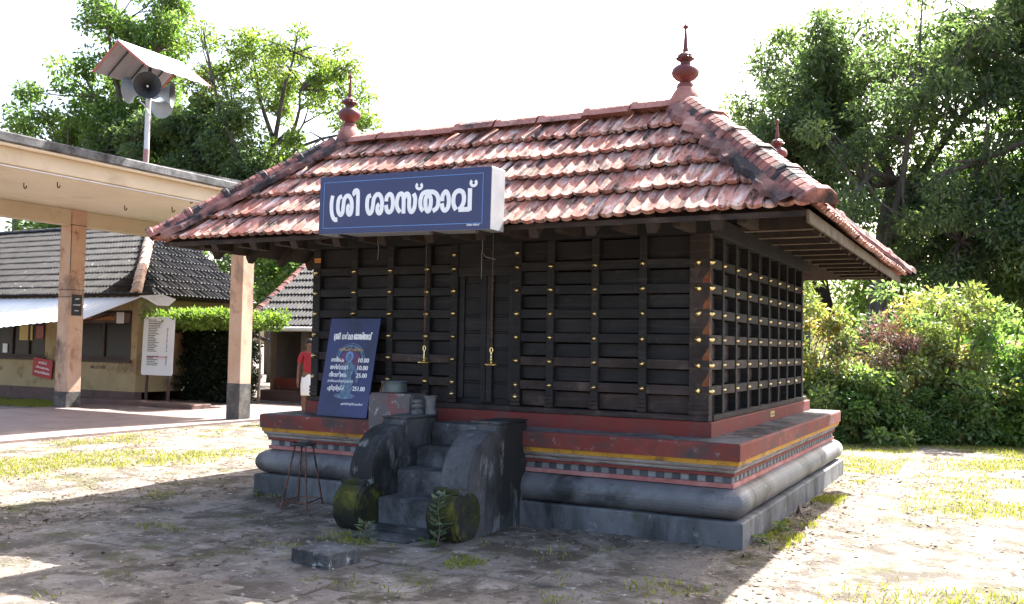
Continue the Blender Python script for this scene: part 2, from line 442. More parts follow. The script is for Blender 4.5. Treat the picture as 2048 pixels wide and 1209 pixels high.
M_['block'] = surf('red_block', [(0.16, 0.042, 0.038), (0.22, 0.06, 0.055), (0.24, 0.12, 0.115)], 2.6, 0.85,
                   [((0.12, 0.108, 0.108), 2.2, 0.38, 0.52), ((0.38, 0.36, 0.35), 12, 0.58, 0.68)], bump=0.4, bscale=32)
M_['rock'] = surf('cut_stone', [(0.035, 0.032, 0.03), (0.075, 0.072, 0.07), (0.14, 0.136, 0.133)], 7, 0.7, [((0.03, 0.026, 0.025), 4, 0.48, 0.60), ((0.40, 0.39, 0.38), 18, 0.58, 0.68)], bump=0.8, bscale=45, spec=0.4)
M_['flame'] = surf('flame_paint', [(0.14, 0.035, 0.013), (0.21, 0.075, 0.02)], 14, 0.6, [((0.12, 0.02, 0.01), 16, 0.52, 0.62)], bump=0)
M_['orange'] = surf('orange_plate', [(0.55, 0.20, 0.035), (0.60, 0.25, 0.05)], 8, 0.6, bump=0)
M_['yellowplate'] = surf('yellow_plate', [(0.55, 0.42, 0.14), (0.60, 0.48, 0.20)], 8, 0.6, bump=0)
M_['bark'] = surf('bark', [(0.045, 0.038, 0.032), (0.085, 0.072, 0.06), (0.13, 0.115, 0.10)], 5, 0.95, bump=0.9, bscale=18, stretch=(1, 1, 0.4))
M_['twig'] = surf('twig', [(0.10, 0.075, 0.06), (0.20, 0.15, 0.125)], 8, 0.9, bump=0.2)
M_['cable'] = surf('cable', [(0.10, 0.09, 0.085), (0.16, 0.14, 0.13)], 6, 0.7, bump=0)
M_['skin'] = surf('skin', [(0.13, 0.065, 0.042), (0.16, 0.08, 0.052)], 10, 0.55, bump=0.05)
M_['hair'] = surf('hair', [(0.008, 0.007, 0.007), (0.015, 0.013, 0.012)], 30, 0.5, bump=0.3)
M_['shirt'] = surf('red_shirt', [(0.24, 0.018, 0.026), (0.30, 0.028, 0.036)], 12, 0.9, bump=0.2)
M_['cloth'] = surf('white_cloth', [(0.66, 0.66, 0.64), (0.74, 0.74, 0.72)], 9, 0.9, bump=0.2)
M_['leaf_mango'] = leafmat('leaf_mango', [(0.065, 0.10, 0.058), (0.095, 0.142, 0.074), (0.135, 0.185, 0.092), (0.19, 0.23, 0.11)], 0.64, 0.42)
M_['leaf_airy'] = leafmat('leaf_airy', [(0.075, 0.125, 0.03), (0.115, 0.175, 0.042), (0.165, 0.22, 0.06), (0.22, 0.26, 0.09)], 0.62, 0.5)
M_['leaf_mid'] = leafmat('leaf_mid', [(0.058, 0.105, 0.038), (0.088, 0.15, 0.05), (0.13, 0.20, 0.066), (0.185, 0.24, 0.085)], 0.66, 0.45)
M_['leaf_lime'] = leafmat('leaf_lime', [(0.09, 0.15, 0.03), (0.14, 0.22, 0.045), (0.20, 0.28, 0.07)], 0.5, 0.5)
M_['leaf_painted_shade'] = leafmat('leaf_painted_shade', [(0.006, 0.011, 0.005), (0.010, 0.018, 0.007), (0.018, 0.030, 0.010)], 0.1, 0.9)  # near-black leaf colour paints in the shade under the hedge top
M_['leaf_bush'] = leafmat('leaf_bush', [(0.06, 0.125, 0.036), (0.10, 0.18, 0.052), (0.165, 0.24, 0.085), (0.27, 0.30, 0.14)], 0.54, 0.42)
M_['leaf_bush2'] = leafmat('leaf_bush_yellow', [(0.10, 0.14, 0.04), (0.17, 0.21, 0.07), (0.26, 0.28, 0.12), (0.38, 0.20, 0.09)], 0.48, 0.5)
M_['leaf_purple'] = leafmat('leaf_purple', [(0.12, 0.055, 0.065), (0.18, 0.09, 0.09), (0.22, 0.15, 0.12), (0.14, 0.16, 0.05)], 0.38, 0.6, (1.1, 1.0, 0.8))
M_['leaf_weed'] = leafmat('leaf_weed', [(0.06, 0.12, 0.03), (0.09, 0.16, 0.04), (0.14, 0.20, 0.07)], 0.4, 0.5)
M_['leaf_dusty'] = leafmat('leaf_dusty', [(0.10, 0.125, 0.065), (0.14, 0.17, 0.09), (0.20, 0.23, 0.14)], 0.3, 0.6)
M_['grass'] = leafmat('grass', [(0.11, 0.14, 0.02), (0.20, 0.22, 0.035), (0.32, 0.30, 0.07)], 0.4, 0.6, (1.2, 1.2, 0.5))
M_['litter'] = leafmat('litter', [(0.07, 0.045, 0.03), (0.13, 0.085, 0.055), (0.22, 0.16, 0.11), (0.30, 0.24, 0.17)], 0.15, 0.8, (1, 1, 1))


# ------------------------------------------------------------------ lettering
def text_mesh(body, bold=1.0):
    """flat lettering as a mesh, 1 unit high, left edge at x = 0"""
    cu = bpy.data.curves.new('lettering', 'FONT')
    cu.body = body
    cu.resolution_u = 3
    ob = bpy.data.objects.new('lettering', cu)
    me = bpy.data.meshes.new_from_object(ob)
    bpy.data.objects.remove(ob)
    bpy.data.curves.remove(cu)
    vs = [tuple(v.co) for v in me.vertices]
    fs = [tuple(p.vertices) for p in me.polygons]
    bpy.data.meshes.remove(me)
    x0 = min(v[0] for v in vs)
    x1 = max(v[0] for v in vs)
    out = MB()
    for k, dx in enumerate((0, 0.03 * bold, 0.06 * bold) if bold else (0,)):
        out.add([(v[0] - x0 + dx, v[1], 0.004 * k) for v in vs], fs)
    return out, x1 - x0


def put_text(name, body, M, x, y, width, height, mat, parent, bold=1.0, z=0.002, slant=0.0):
    mb, w = text_mesh(body, bold)
    sx = width / w
    S = M @ Matrix.Translation((x, y, z)) @ Matrix(((sx, height * slant, 0, 0), (0, height, 0, 0), (0, 0, 0.05, 0), (0, 0, 0, 1)))
    mb.v = [tuple(S @ Vector(p)) for p in mb.v]
    return mb.build(name, mat, parent)


def smooth_path(pts, k=5):
    P = [Vector((p[0], p[1], 0)) for p in pts]
    if len(P) < 3:
        return P
    out = []
    for i in range(len(P) - 1):
        a, b, c, d = P[max(i - 1, 0)], P[i], P[i + 1], P[min(i + 2, len(P) - 1)]
        for j in range(k):
            t = j / k
            out.append(0.5 * ((2 * b) + (c - a) * t + (2 * a - 5 * b + 4 * c - d) * t * t + (3 * b - a - 3 * c + d) * t ** 3))
    out.append(P[-1])
    return out


def ribbon(mb, pts, w, M, h=0.002, z=0.0):
    """a painted stroke: slightly domed strip along a path in the frame M"""
    P = smooth_path(pts)
    n = len(P)
    vs = []
    prof = ((-0.5, 0.0), (-0.46, 0.8), (0.0, 1.0), (0.46, 0.8), (0.5, 0.0))
    for i, p in enumerate(P):
        t = P[min(i + 1, n - 1)] - P[max(i - 1, 0)]
        t.normalize()
        nn = Vector((-t.y, t.x, 0))
        for a, b in prof:
            q = p + nn * a * w
            vs.append((q.x, q.y, z + b * h))
    fs = []
    for i in range(n - 1):
        for k in range(4):
            fs.append((i * 5 + k, (i + 1) * 5 + k, (i + 1) * 5 + k + 1, i * 5 + k + 1))
    fs.append((0, 1, 2, 3, 4))
    fs.append(tuple((n - 1) * 5 + k for k in (4, 3, 2, 1, 0)))
    mb.add(vs, fs, M)


# ------------------------------------------------------------------ foliage helpers
def leaf_object(name, pos, axis, side, length, width, mat, parent=None, fold=0.15, rnd=None):
    """many leaf-sized faces as one mesh (numpy arrays, one row per leaf)"""
    n = len(pos)
    nrm = np.cross(axis, side)
    L = length[:, None]
    Wd = width[:, None]
    v = np.empty((n, 4, 3))
    v[:, 0] = pos
    v[:, 1] = pos + axis * L * 0.5 + side * Wd * 0.5 + nrm * Wd * fold
    v[:, 2] = pos + axis * L
    v[:, 3] = pos + axis * L * 0.5 - side * Wd * 0.5 + nrm * Wd * fold
    me = bpy.data.meshes.new(name)
    me.vertices.add(n * 4)
    me.vertices.foreach_set('co', v.reshape(-1))
    me.loops.add(n * 4)
    me.loops.foreach_set('vertex_index', np.arange(n * 4, dtype=np.int32))
    me.polygons.add(n)
    me.polygons.foreach_set('loop_start', np.arange(0, n * 4, 4, dtype=np.int32))
    me.polygons.foreach_set('loop_total', np.full(n, 4, dtype=np.int32))
    at = me.attributes.new('rnd', 'FLOAT', 'FACE')
    at.data.foreach_set('value', (np.random.rand(n) if rnd is None else rnd).astype(np.float32))
    me.update()
    me.validate()
    return add(name, me, mat, parent)


def unit(a):
    return a / np.maximum(np.linalg.norm(a, axis=1, keepdims=True), 1e-9)


def clump_leaves(centers, radii, per, rng, droop=0.4, flat=0.75):
    c = np.repeat(np.asarray(centers), per, axis=0)
    r = np.repeat(np.asarray(radii), per)[:, None]
    d = unit(rng.normal(size=c.shape))
    rad = rng.random((len(c), 1)) ** 0.45
    p = c + d * rad * r * np.array([1, 1, flat])
    ax = unit(d * 0.7 + rng.normal(size=c.shape) * 0.7 + np.array([0, 0, -droop]))
    sd = unit(np.cross(ax, rng.normal(size=c.shape)))
    return p, ax, sd

# ------------------------------------------------------------------ ground
RNG = np.random.default_rng(11)


def _hash(ix, iy, seed):
    h = (ix.astype(np.int64) * 374761393 + iy.astype(np.int64) * 668265263 + seed * 974711) & 0x7fffffff
    h = ((h ^ (h >> 13)) * 1274126177) & 0x7fffffff
    return ((h ^ (h >> 16)) & 0xffff) / 65535.0


def vnoise(x, y, seed=0):
    ix, iy = np.floor(x), np.floor(y)
    fx, fy = x - ix, y - iy
    fx = fx * fx * (3 - 2 * fx)
    fy = fy * fy * (3 - 2 * fy)
    a = _hash(ix, iy, seed)
    b = _hash(ix + 1, iy, seed)
    c = _hash(ix, iy + 1, seed)
    d = _hash(ix + 1, iy + 1, seed)
    return a + (b - a) * fx + (c - a) * fy + (a - b - c + d) * fx * fy


def fbm(x, y, oct=4, seed=0):
    s, amp, tot = 0, 1.0, 0
    for i in range(oct):
        s = s + amp * vnoise(x * 2 ** i, y * 2 ** i, seed + i * 17)
        tot += amp
        amp *= 0.5
    return s / tot


def ground_h(x, y):
    h = (fbm(x * 1.1, y * 1.1, 4, 3) - 0.5) * 0.040 + (fbm(x * 5, y * 5, 4, 9) - 0.5) * 0.022
    return h - 0.004


gx = np.concatenate([[-400, -150, -70, -40, -26], np.arange(-16, 7.01, 0.075), [12, 20, 45, 100, 400]])
gy = np.concatenate([[-300, -60, -20], np.arange(-7, 13.01, 0.075), [18, 26, 45, 100, 400]])
GX, GY = np.meshgrid(gx, gy)
GZ = ground_h(GX, GY)
far = (GX < -16.01) | (GX > 7.01) | (GY < -7.01) | (GY > 13.01)
GZ[far] = 0
nx, ny = len(gx), len(gy)
me = bpy.data.meshes.new('ground')
vv = np.stack([GX, GY, GZ], -1).reshape(-1, 3)
ii = np.arange(nx * ny).reshape(ny, nx)
qq = np.stack([ii[:-1, :-1], ii[:-1, 1:], ii[1:, 1:], ii[1:, :-1]], -1).reshape(-1, 4)
me.from_pydata(vv.tolist(), [], qq.tolist())
me.polygons.foreach_set('use_smooth', [True] * len(me.polygons))
ground = add('ground', me, M_['ground'])
ground['kind'] = 'structure'

# worn paving slabs half sunk in the earth in front of the shrine
k = 0
for r in range(9):
    y0 = -5.7 + r * 0.64
    x = -8.2 + (r % 2) * 0.35
    while x < 0.4:
        w = random.choice((0.62, 0.78, 0.94))
        if x + w / 2 > -6.0:
            cx, cy = x + w / 2, y0 + 0.32
            if cy < -0.02 - 0.3 or cx < -5.9:
                mb = MB()
                g = 0.012
                mb.box(-w / 2 + g, w / 2 - g, -0.32 + g, 0.32 - g, -0.05, 0)
                sm = mb.mesh('paving_slab', bevel=0.008)
                z = -0.008 + random.uniform(-0.010, 0.008)
                Mx = Matrix.Translation((cx, cy, z)) @ Matrix.Rotation(random.uniform(-.02, .02), 4, 'Z') @ Matrix.Rotation(random.uniform(-.008, .008), 4, 'X') @ Matrix.Rotation(random.uniform(-.008, .008), 4, 'Y')
                add('paving_slab', sm, M_['slab'], ground, Mx)
        x += w

# ------------------------------------------------------------------ shrine
WX, DY = 5.25, 5.35          # plinth footprint: x from -WX to 0, y from 0 to DY
RECT = (-WX, 0.0, 0.0, DY)
shrine = empty('shrine', (-WX / 2, DY / 2, 0), 'square timber shrine with red tiled hip roof on a grey and red plinth', 'shrine')


def ringpart(name, prof, mat, parent, smooth=False):
    mb = MB()
    mb.ring(RECT, prof)
    me = mb.mesh(name)
    roughen(me, 0.0035, 2.6, 14, len(name))
    if smooth:
        me.polygons.foreach_set('use_smooth', [True] * len(me.polygons))
    return add(name, me, mat, parent)


plinth = ringpart('plinth', [(0.0, -0.12), (0.0, 0.195), (0.012, 0.207), (0.12, 0.209)], M_['plinth'], shrine)
tp = []
for i in range(15):
    a = R(-86 + 172 * i / 14)
    tp.append((0.155 - 0.150 * math.cos(a) ** 0.85, 0.335 + 0.130 * math.sin(a)))
ringpart('torus_moulding', [(0.16, 0.2095)] + tp + [(0.16, 0.468)], M_['torus'], plinth, smooth='auto')
ringpart('pink_band', [(0.16, 0.4655), (0.105, 0.467), (0.102, 0.504), (0.13, 0.506)], M_['pink'], plinth)
ringpart('frieze_band', [(0.122, 0.500), (0.122, 0.568)], M_['frieze'], plinth)
ringpart('red_fillet', [(0.13, 0.564), (0.098, 0.565), (0.094, 0.588), (0.12, 0.590)], M_['fillet'], plinth)
ringpart('cornice_moulding', [(0.12, 0.588), (0.100, 0.590), (0.088, 0.606), (0.090, 0.616), (0.070, 0.630), (0.060, 0.645), (0.062, 0.657), (0.10, 0.660)], M_['cyma'], plinth)
ringpart('yellow_band', [(0.10, 0.657), (0.050, 0.659), (0.045, 0.699), (0.08, 0.701)], M_['yellow'], plinth)
ringpart('cornice_slab', [(0.08, 0.699), (0.032, 0.700), (0.028, 0.825), (0.034, 0.838), (0.046, 0.845)], M_['redpl'], plinth)
ringpart('ledge', [(0.0462, 0.8452), (0.20, 0.849), (0.42, 0.852)], M_['ledge'], plinth)
ringpart('upper_plinth', [(0.365, 0.848), (0.365, 0.975), (0.372, 0.983), (0.46, 0.984)], M_['redpl2'], plinth)

# chequered frieze: single dark and grey squares on the two sides in view
cd = MB().box(-0.034, 0.034, -0.007, 0.0, -0.026, 0.026).mesh('frieze_square', bevel=0.003)
cl = MB().box(-0.034, 0.034, -0.004, 0.0, -0.026, 0.026).mesh('frieze_square', bevel=0.003)
cd.materials.append(M_['chk_dark'])
cl.materials.append(M_['chk_lite'])
n = int((WX - 0.25) / 0.073)
for i in range(n):
    add('frieze_square', cd if i % 2 == 0 else cl, None, plinth, Matrix.Translation((-0.16 - i * 0.073, 0.1215, 0.534)))
n = int((DY - 0.25) / 0.073)
for i in range(n):
    add('frieze_square', cd if i % 2 else cl, None, plinth,
        Matrix.Translation((-0.1215, 0.16 + i * 0.073, 0.534)) @ Matrix.Rotation(R(90), 4, 'Z'))

# court floor and inner sanctum seen only through the slits
MB().box(-4.75, -0.52, 0.52, DY - 0.52, 0.80, 0.95).build('court_floor', M_['plaster'], shrine)
MB().box(-3.6, -1.65, 1.7, 3.65, 0.951, 2.4).build('sanctum_wall', M_['plaster'], shrine, bevel=0.01)

# ---- timber lattice walls
ROWS = [2.39, 2.162, 1.934, 1.706, 1.478, 1.25]
ZB, ZT = 0.985, 2.64
boss = MB()
boss.lathe([(0.022, 0.0), (0.026, 0.004), (0.024, 0.013), (0.018, 0.024), (0.009, 0.034), (0.0, 0.040)], 12)
boss_me = boss.mesh('brass_boss', smooth='auto')
boss_me.materials.append(M_['brass'])
pile = {}


def piece(name, sx, sy, sz, mat, parent, c, bevel=0.004):
    key = (name, round(sx, 3), round(sy, 3), round(sz, 3), mat.name)
    if key not in pile:
        mb = MB().box(-sx / 2, sx / 2, -sy / 2, sy / 2, -sz / 2, sz / 2)
        pile[key] = mb.mesh(name, bevel=bevel)
        pile[key].materials.append(mat)
    return add(name, pile[key], None, parent, Matrix.Translation(c))


def wall_sill_beam(name, parent, a, b, z0, z1, y0, y1, mat, axis):
    mb = MB()
    if axis == 'x':
        mb.box(a, b, y0, y1, z0, z1)
    else:
        mb.box(y0, y1, a, b, z0, z1)
    return mb.build(name, mat, parent, bevel=0.004)


YF = 0.40                         # outer face of the posts
XL, XR = -WX + YF, -YF
YB = DY - 0.46
front = wall_sill_beam('front_wall', shrine, XL, XR, ZB, ZB + 0.05, YF - 0.012, YF + 0.12, M_['wood2'], 'x')
right = wall_sill_beam('right_wall', shrine, YF + 0.121, YB, ZB, ZB + 0.05, -YF - 0.12, -YF + 0.012, M_['wood2'], 'y')
left = wall_sill_beam('left_wall', shrine, YF + 0.121, YB, ZB, ZB + 0.05, -WX + YF - 0.012, -WX + YF + 0.12, M_['wood2'], 'y')
back = wall_sill_beam('back_wall', shrine, XL + .13, XR - .13, ZB, ZB + 0.05, YB - 0.14, YB - 0.005, M_['wood2'], 'x')
for nm, par, a, b, y0, y1, ax in (('wall_plate', front, XL - .05, XR + .05, YF - .03, YF + .13, 'x'), ('wall_plate', right, YF + .131, YB, -YF - .13, -YF + .03, 'y'),
                                  ('wall_plate', left, YF + .131, YB, -WX + YF - .03, -WX + YF + .13, 'y'), ('wall_plate', back, XL + .13, XR - .13, YB - .14, YB, 'x')):
    wall_sill_beam(nm, par, a, b, ZT, ZT + 0.17, y0, y1, M_['wood'], ax)

posts = [(-4.80, .10), (-4.284, .075), (-3.815, .075), (-3.353, .075), (-3.03, .085), (-2.31, .085), (-1.95, .075), (-1.49, .075), (-1.02, .075), (-0.49, .18)]
for x, w in posts:
    big = w > .15
    m = M_['wood2'] if big else M_['wood']
    piece('post', w, 0.10, ZT - ZB - 0.05, m, front, (x, YF + 0.05 - (0.004 if big else 0), (ZT + ZB + 0.05) / 2))
    # turned base block with grooves
    for q in range(3):
        piece('post_base', w + 0.012, 0.014, 0.03, M_['wood2'], front, (x, YF - 0.004, ZB + 0.075 + q * 0.038))
spans = [(posts[i][0] + posts[i][1] / 2, posts[i + 1][0] - posts[i + 1][1] / 2) for i in range(len(posts) - 1)]
for si, (a, b) in enumerate(spans):
    if si == 4:
        continue
    for z in ROWS:
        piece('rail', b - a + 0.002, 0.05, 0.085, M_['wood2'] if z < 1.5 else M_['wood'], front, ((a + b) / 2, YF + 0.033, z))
    zs = [ZT] + ROWS + [ZB + 0.05 - 0.0425]
    for i in range(len(zs) - 1):
        top = zs[i] - (0.0 if i == 0 else 0.0425)
        bot = zs[i + 1] + 0.0425
        slit = random.choice((0.004, 0.006, 0.012, 0.020))
        t2 = top - random.choice((0.004, 0.008, 0.014))
        b2_ = bot + random.choice((0.0, 0.006, 0.014))
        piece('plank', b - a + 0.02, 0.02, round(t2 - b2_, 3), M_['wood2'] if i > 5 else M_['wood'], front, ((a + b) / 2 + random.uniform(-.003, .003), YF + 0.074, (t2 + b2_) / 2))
for x, w in posts:
    zs = list(ROWS)
    if x in (-3.03, -2.31):
        zs = [2.53] + zs + [1.13]
    if x == -4.80:
        zs = zs
    for z in zs:
        s = (1.35 if w > .15 else 1.15) * random.uniform(.9, 1.08)
        add('brass_boss', boss_me, None, front, Matrix.Translation((x - (.01 if w > .15 else 0), YF - (0.003 if w > .15 else -.001), z + random.uniform(-.004, .004))) @ Matrix.Rotation(R(90), 4, 'X')
            @ Matrix.Rotation(random.uniform(0, 3), 4, 'Z') @ Matrix.Diagonal((s * 1.05, s * .9, s, 1)))

# right wall
ry = [0.40 + 0.475 * i for i in range(10)]
for i, y in enumerate(ry):
    last = i in (0, 9)
    w = 0.11 if i == 9 else 0.055
    if i:
        piece('post', 0.10, w, ZT - ZB - 0.05, M_['wood2'] if i < 1 else M_['wood'], right, (-YF - 0.05, y, (ZT + ZB + 0.05) / 2))
    for z in ROWS:
        s = 1.1 if i == 0 else 0.72
        add('brass_boss', boss_me, None, right, Matrix.Translation((-YF - (0.0 if i else -0.001), y + (0.022 if i == 0 else 0), z)) @ Matrix.Rotation(R(90), 4, 'Y') @ Matrix.Diagonal((s, s, s, 1)))
for i in range(9):
    a = ry[i] + (0.105 if i == 0 else 0.0275)
    b = ry[i + 1] - (0.055 if i == 8 else 0.0275)
    for z in ROWS:
        piece('rail', 0.05, b - a + .002, 0.085, M_['wood2'] if z < 1.75 else M_['wood'], right, (-YF - 0.033, (a + b) / 2, z))  # lighter brown on the lower rails paints in light bounced off the ground
    zs = [ZT] + ROWS + [ZB + 0.05 - 0.0425]
    for k in range(len(zs) - 1):
        top = zs[k] - (0.0 if k == 0 else 0.0425)
        bot = zs[k + 1] + 0.0425
        slit = random.choice((0.004, 0.008, 0.018))
        t2 = top - random.choice((0.004, 0.010))
        b2_ = bot + random.choice((0.0, 0.010))
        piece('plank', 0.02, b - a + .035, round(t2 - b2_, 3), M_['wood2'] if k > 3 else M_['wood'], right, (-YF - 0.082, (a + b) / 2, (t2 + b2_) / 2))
MB().box(XL + .02, -3.0725, YF + 0.088, YF + 0.098, ZB + 0.051, ZT).build('light_stop_sheet', M_['gap_black'], front)  # sheets added behind the planks to stop light leaks and keep slits dark
MB().box(-2.2675, XR - .02, YF + 0.088, YF + 0.098, ZB + 0.051, ZT).build('light_stop_sheet', M_['gap_black'], front)
MB().box(-YF - 0.110, -YF - 0.101, YF + 0.13, YB - 0.02, ZB + 0.051, ZT).build('light_stop_sheet', M_['gap_black'], right)
# walls out of sight: rails and posts only
for i in range(10):
    piece('post', 0.10, 0.08, ZT - ZB - 0.05, M_['wood'], left, (-WX + YF + 0.05, 0.56 + 0.47 * i, (ZT + ZB + 0.05) / 2))
    if i < 9:
        piece('post', 0.08, 0.10, ZT - ZB - 0.05, M_['wood'], back, (XL + 0.4 + 0.46 * i, YB - 0.07, (ZT + ZB + 0.05) / 2))
for z in ROWS:
    piece('rail', 0.05, YB - 0.6, 0.12, M_['wood'], left, (-WX + YF + 0.05, (YB + 0.5) / 2, z))
    piece('rail', XR - XL - 0.3, 0.05, 0.085, M_['wood'], back, ((XL + XR) / 2, YB - 0.07, z))
for z in ROWS[1:]:
    piece('plank', 0.02, YB - 0.6, 0.105, M_['wood'], left, (-WX + YF + 0.09, (YB + 0.5) / 2, z + 0.1135))

# flame-shaped flakes of paint down the corner post
for z in ROWS[:-1] + [ROWS[-1]]:
    zz = z - 0.185 if z != ROWS[-1] else None
    if zz is None:
        continue
    poly = [(-0.055, 0.0), (0.0, 0.0), (0.0, 0.125), (-0.012, 0.10), (-0.022, 0.075), (-0.045, 0.05), (-0.058, 0.02)]
    MB().prism(poly, -0.0020, 0.0, 'y', Matrix.Translation((XR - .002, YF - 0.0042, zz))).build('painted_flame', M_['flame'], front)
    poly = [(0.0, 0.0), (0.035, 0.005), (0.03, 0.03), (0.012, 0.07), (0.0, 0.115)]
    MB().prism(poly, 0.0, 0.0020, 'x', Matrix.Translation((XR + 0.0003, YF - 0.002, zz))).build('painted_flame', M_['flame'], front)

# door between the two jambs
door = MB().box(-2.9875, -2.3525, YF + 0.01, YF + 0.06, 2.31, 2.40).build('door_lintel', M_['wood'], front, bevel=0.004)
MB().box(-2.9875, -2.3525, YF + 0.02, YF + 0.07, 2.401, ZT).build('door_header', M_['wood'], front)
ringm = MB()
ringm.tube([(-2.665 + 0.062 * math.cos(a), YF + 0.014, 2.53 + 0.062 * math.sin(a)) for a in np.linspace(0, 2 * math.pi, 25)], 0.009, 6, cap=False)
ringm.build('carved_ring', M_['beam'], front, smooth=True)
door = MB().box(-2.9875, -2.3525, YF + 0.067, YF + 0.085, 0.986, 2.32).build('door', M_['wood'], shrine)
for x in (-2.955, -2.385):
    piece('stile', 0.06, 0.034, 1.22, M_['wood'], door, (x, YF + 0.049, 1.70))
for x in (-2.692, -2.622):
    piece('stile', 0.064, 0.045, 1.25, M_['wood'], door, (x, YF + 0.040, 1.685))
for i in range(7):
    for (a, b) in ((-2.924, -2.726), (-2.588, -2.417)):
        z = 1.17 + i * 0.166
        slit = random.choice((0.006, 0.010, 0.016))
        piece('plank', b - a, 0.016, 0.148 - slit, M_['wood'], door, ((a + b) / 2, YF + 0.060, z + random.uniform(-.002, .002)))
        piece('rail', b - a, 0.012, 0.02, M_['wood'], door, ((a + b) / 2, YF + 0.066, z + 0.083))

# ---- roof
x0, x1, y0, y1 = -WX - 0.82, 0.67, -0.68, DY + 0.80      # eave rectangle
ZE, ZR = 2.645, 3.855
RUN = 1.41
RX0, RX1, RY0, RY1 = x0 + RUN, x1 - RUN, y0 + RUN, y1 - RUN      # ridge rectangle
TH = math.atan2(ZR - ZE, RUN)
SL = math.hypot(RUN, ZR - ZE)
TW, TE, TL = 0.236, SL / 5.0, SL / 5.0 + 0.055


def tile_profile(t):
    u = (t * 2) % 1.0                     # two pans to a tile, a narrow rib beside each
    rib = math.exp(-((u - 0.10) / 0.085) ** 2) + math.exp(-((u - 1.10) / 0.085) ** 2)
    return 0.0125 * rib + 0.0045 * math.cos(2 * math.pi * (u - 0.05))


def make_tile(name, w, L, n=20, lip=0.036, amp=1.0):
    mb = MB()
    vs = []
    xs = [(-0.5 + i / n) * w for i in range(n + 1)]
    hs = [tile_profile(i / n) * amp for i in range(n + 1)]
    hs[0] += 0.006
    for y, dz in ((0.0, 0), (L * 0.5, 0.002), (L, 0)):
        vs += [(x, y, h + dz) for x, h in zip(xs, hs)]
    vs += [(x, 0.010, h - lip) for i, (x, h) in enumerate(zip(xs, hs))]
    vs += [(x, L, h - 0.012) for x, h in zip(xs, hs)]
    m = n + 1
    fs = []
    for r in range(2):
        for i in range(n):
            fs.append((r * m + i, r * m + i + 1, (r + 1) * m + i + 1, (r + 1) * m + i))
    for i in range(n):
        fs.append((3 * m + i, 3 * m + i + 1, i + 1, i))
        fs.append((3 * m + i + 1, 3 * m + i, 4 * m + i, 4 * m + i + 1))
    mb.add(vs, fs)
    return mb.mesh(name, smooth='auto')


def sag(s_, length):
    return -0.035 * math.sin(math.pi * min(1, max(0, s_ / length))) - 0.008 * math.sin(s_ * 3.1)


def tile_field(corner, ds, length, cos_t, sin_t, rows, exp, L, w, base, mat, parent, hips, limit, joined, seed, srange=None, jit=1.0, tilt=0.05, sagging=False):
    """lay single tiles on a slope; those past the limit go into the MB `joined`"""
    rng = random.Random(seed)
    ds = Vector(ds)
    dn = Vector((-ds.y, ds.x, 0))                      # horizontal, up the slope
    dv = dn * cos_t + Vector((0, 0, sin_t))
    nn = ds.cross(dv)
    corner = Vector(corner)
    cnt = 0
    for r in range(rows):
        v = r * exp
        s = (w * 0.5 if r % 2 else 0.0) - 2 * w
        while s < length + 2 * w:
            s += w
            lo = v * cos_t if hips[0] else 0.0
            hi = length - (v * cos_t if hips[1] else 0.0)
            if s + w / 2 <= lo + 0.02 or s - w / 2 >= hi - 0.02:
                continue
            if not hips[0] and s - w / 2 < -0.05 or not hips[1] and s + w / 2 > length + 0.05:
                continue
            if srange and not (srange[0] <= s <= srange[1]):
                only_join = True
            else:
                only_join = False
            p = corner + ds * (s + rng.uniform(-.003, .003) * jit) + dv * (v + rng.uniform(-.0045, .0045) * jit) + nn * (0.03 + L * math.sin(tilt) * 0.95 + rng.uniform(-.003, .003) * jit) + Vector((0, 0, sag(s, length) if sagging else 0.0))
            Mt = frame(p, ds, dv, nn) @ Matrix.Rotation(-tilt + rng.uniform(-.01, .01) * jit, 4, 'X') @ Matrix.Rotation(rng.uniform(-.014, .014) * jit, 4, 'Z') @ Matrix.Rotation(rng.uniform(-.02, .02) * jit, 4, 'Y')
            cutl = hips[0] and s - w / 2 < (v + L) * cos_t
            cutr = hips[1] and s + w / 2 > length - (v + L) * cos_t
            if cutl or cutr:
                bm = bmesh.new()
                bm.from_mesh(base)
                inv = Mt.inverted()
                for flag, c0, no in ((cutl, corner, dn - ds), (cutr, corner + ds * length, dn + ds)):
                    if flag:
                        bmesh.ops.bisect_plane(bm, geom=bm.verts[:] + bm.edges[:] + bm.faces[:], plane_co=inv @ c0, plane_no=(inv.to_3x3() @ no).normalized(), clear_outer=True)
                if len(bm.faces) < 6:
                    bm.free()
                    continue
                me = bpy.data.meshes.new('roof_tile')
                bm.to_mesh(me)
                bm.free()
            else:
                me = base
            if only_join or cnt >= limit:
                joined.add([tuple(q.co) for q in me.vertices], [tuple(f.vertices) for f in me.polygons], Mt)
                if me is not base:
                    bpy.data.meshes.remove(me)
            else:
                add('roof_tile', me, mat, parent, Mt)
                cnt += 1
    return cnt


roof = MB()
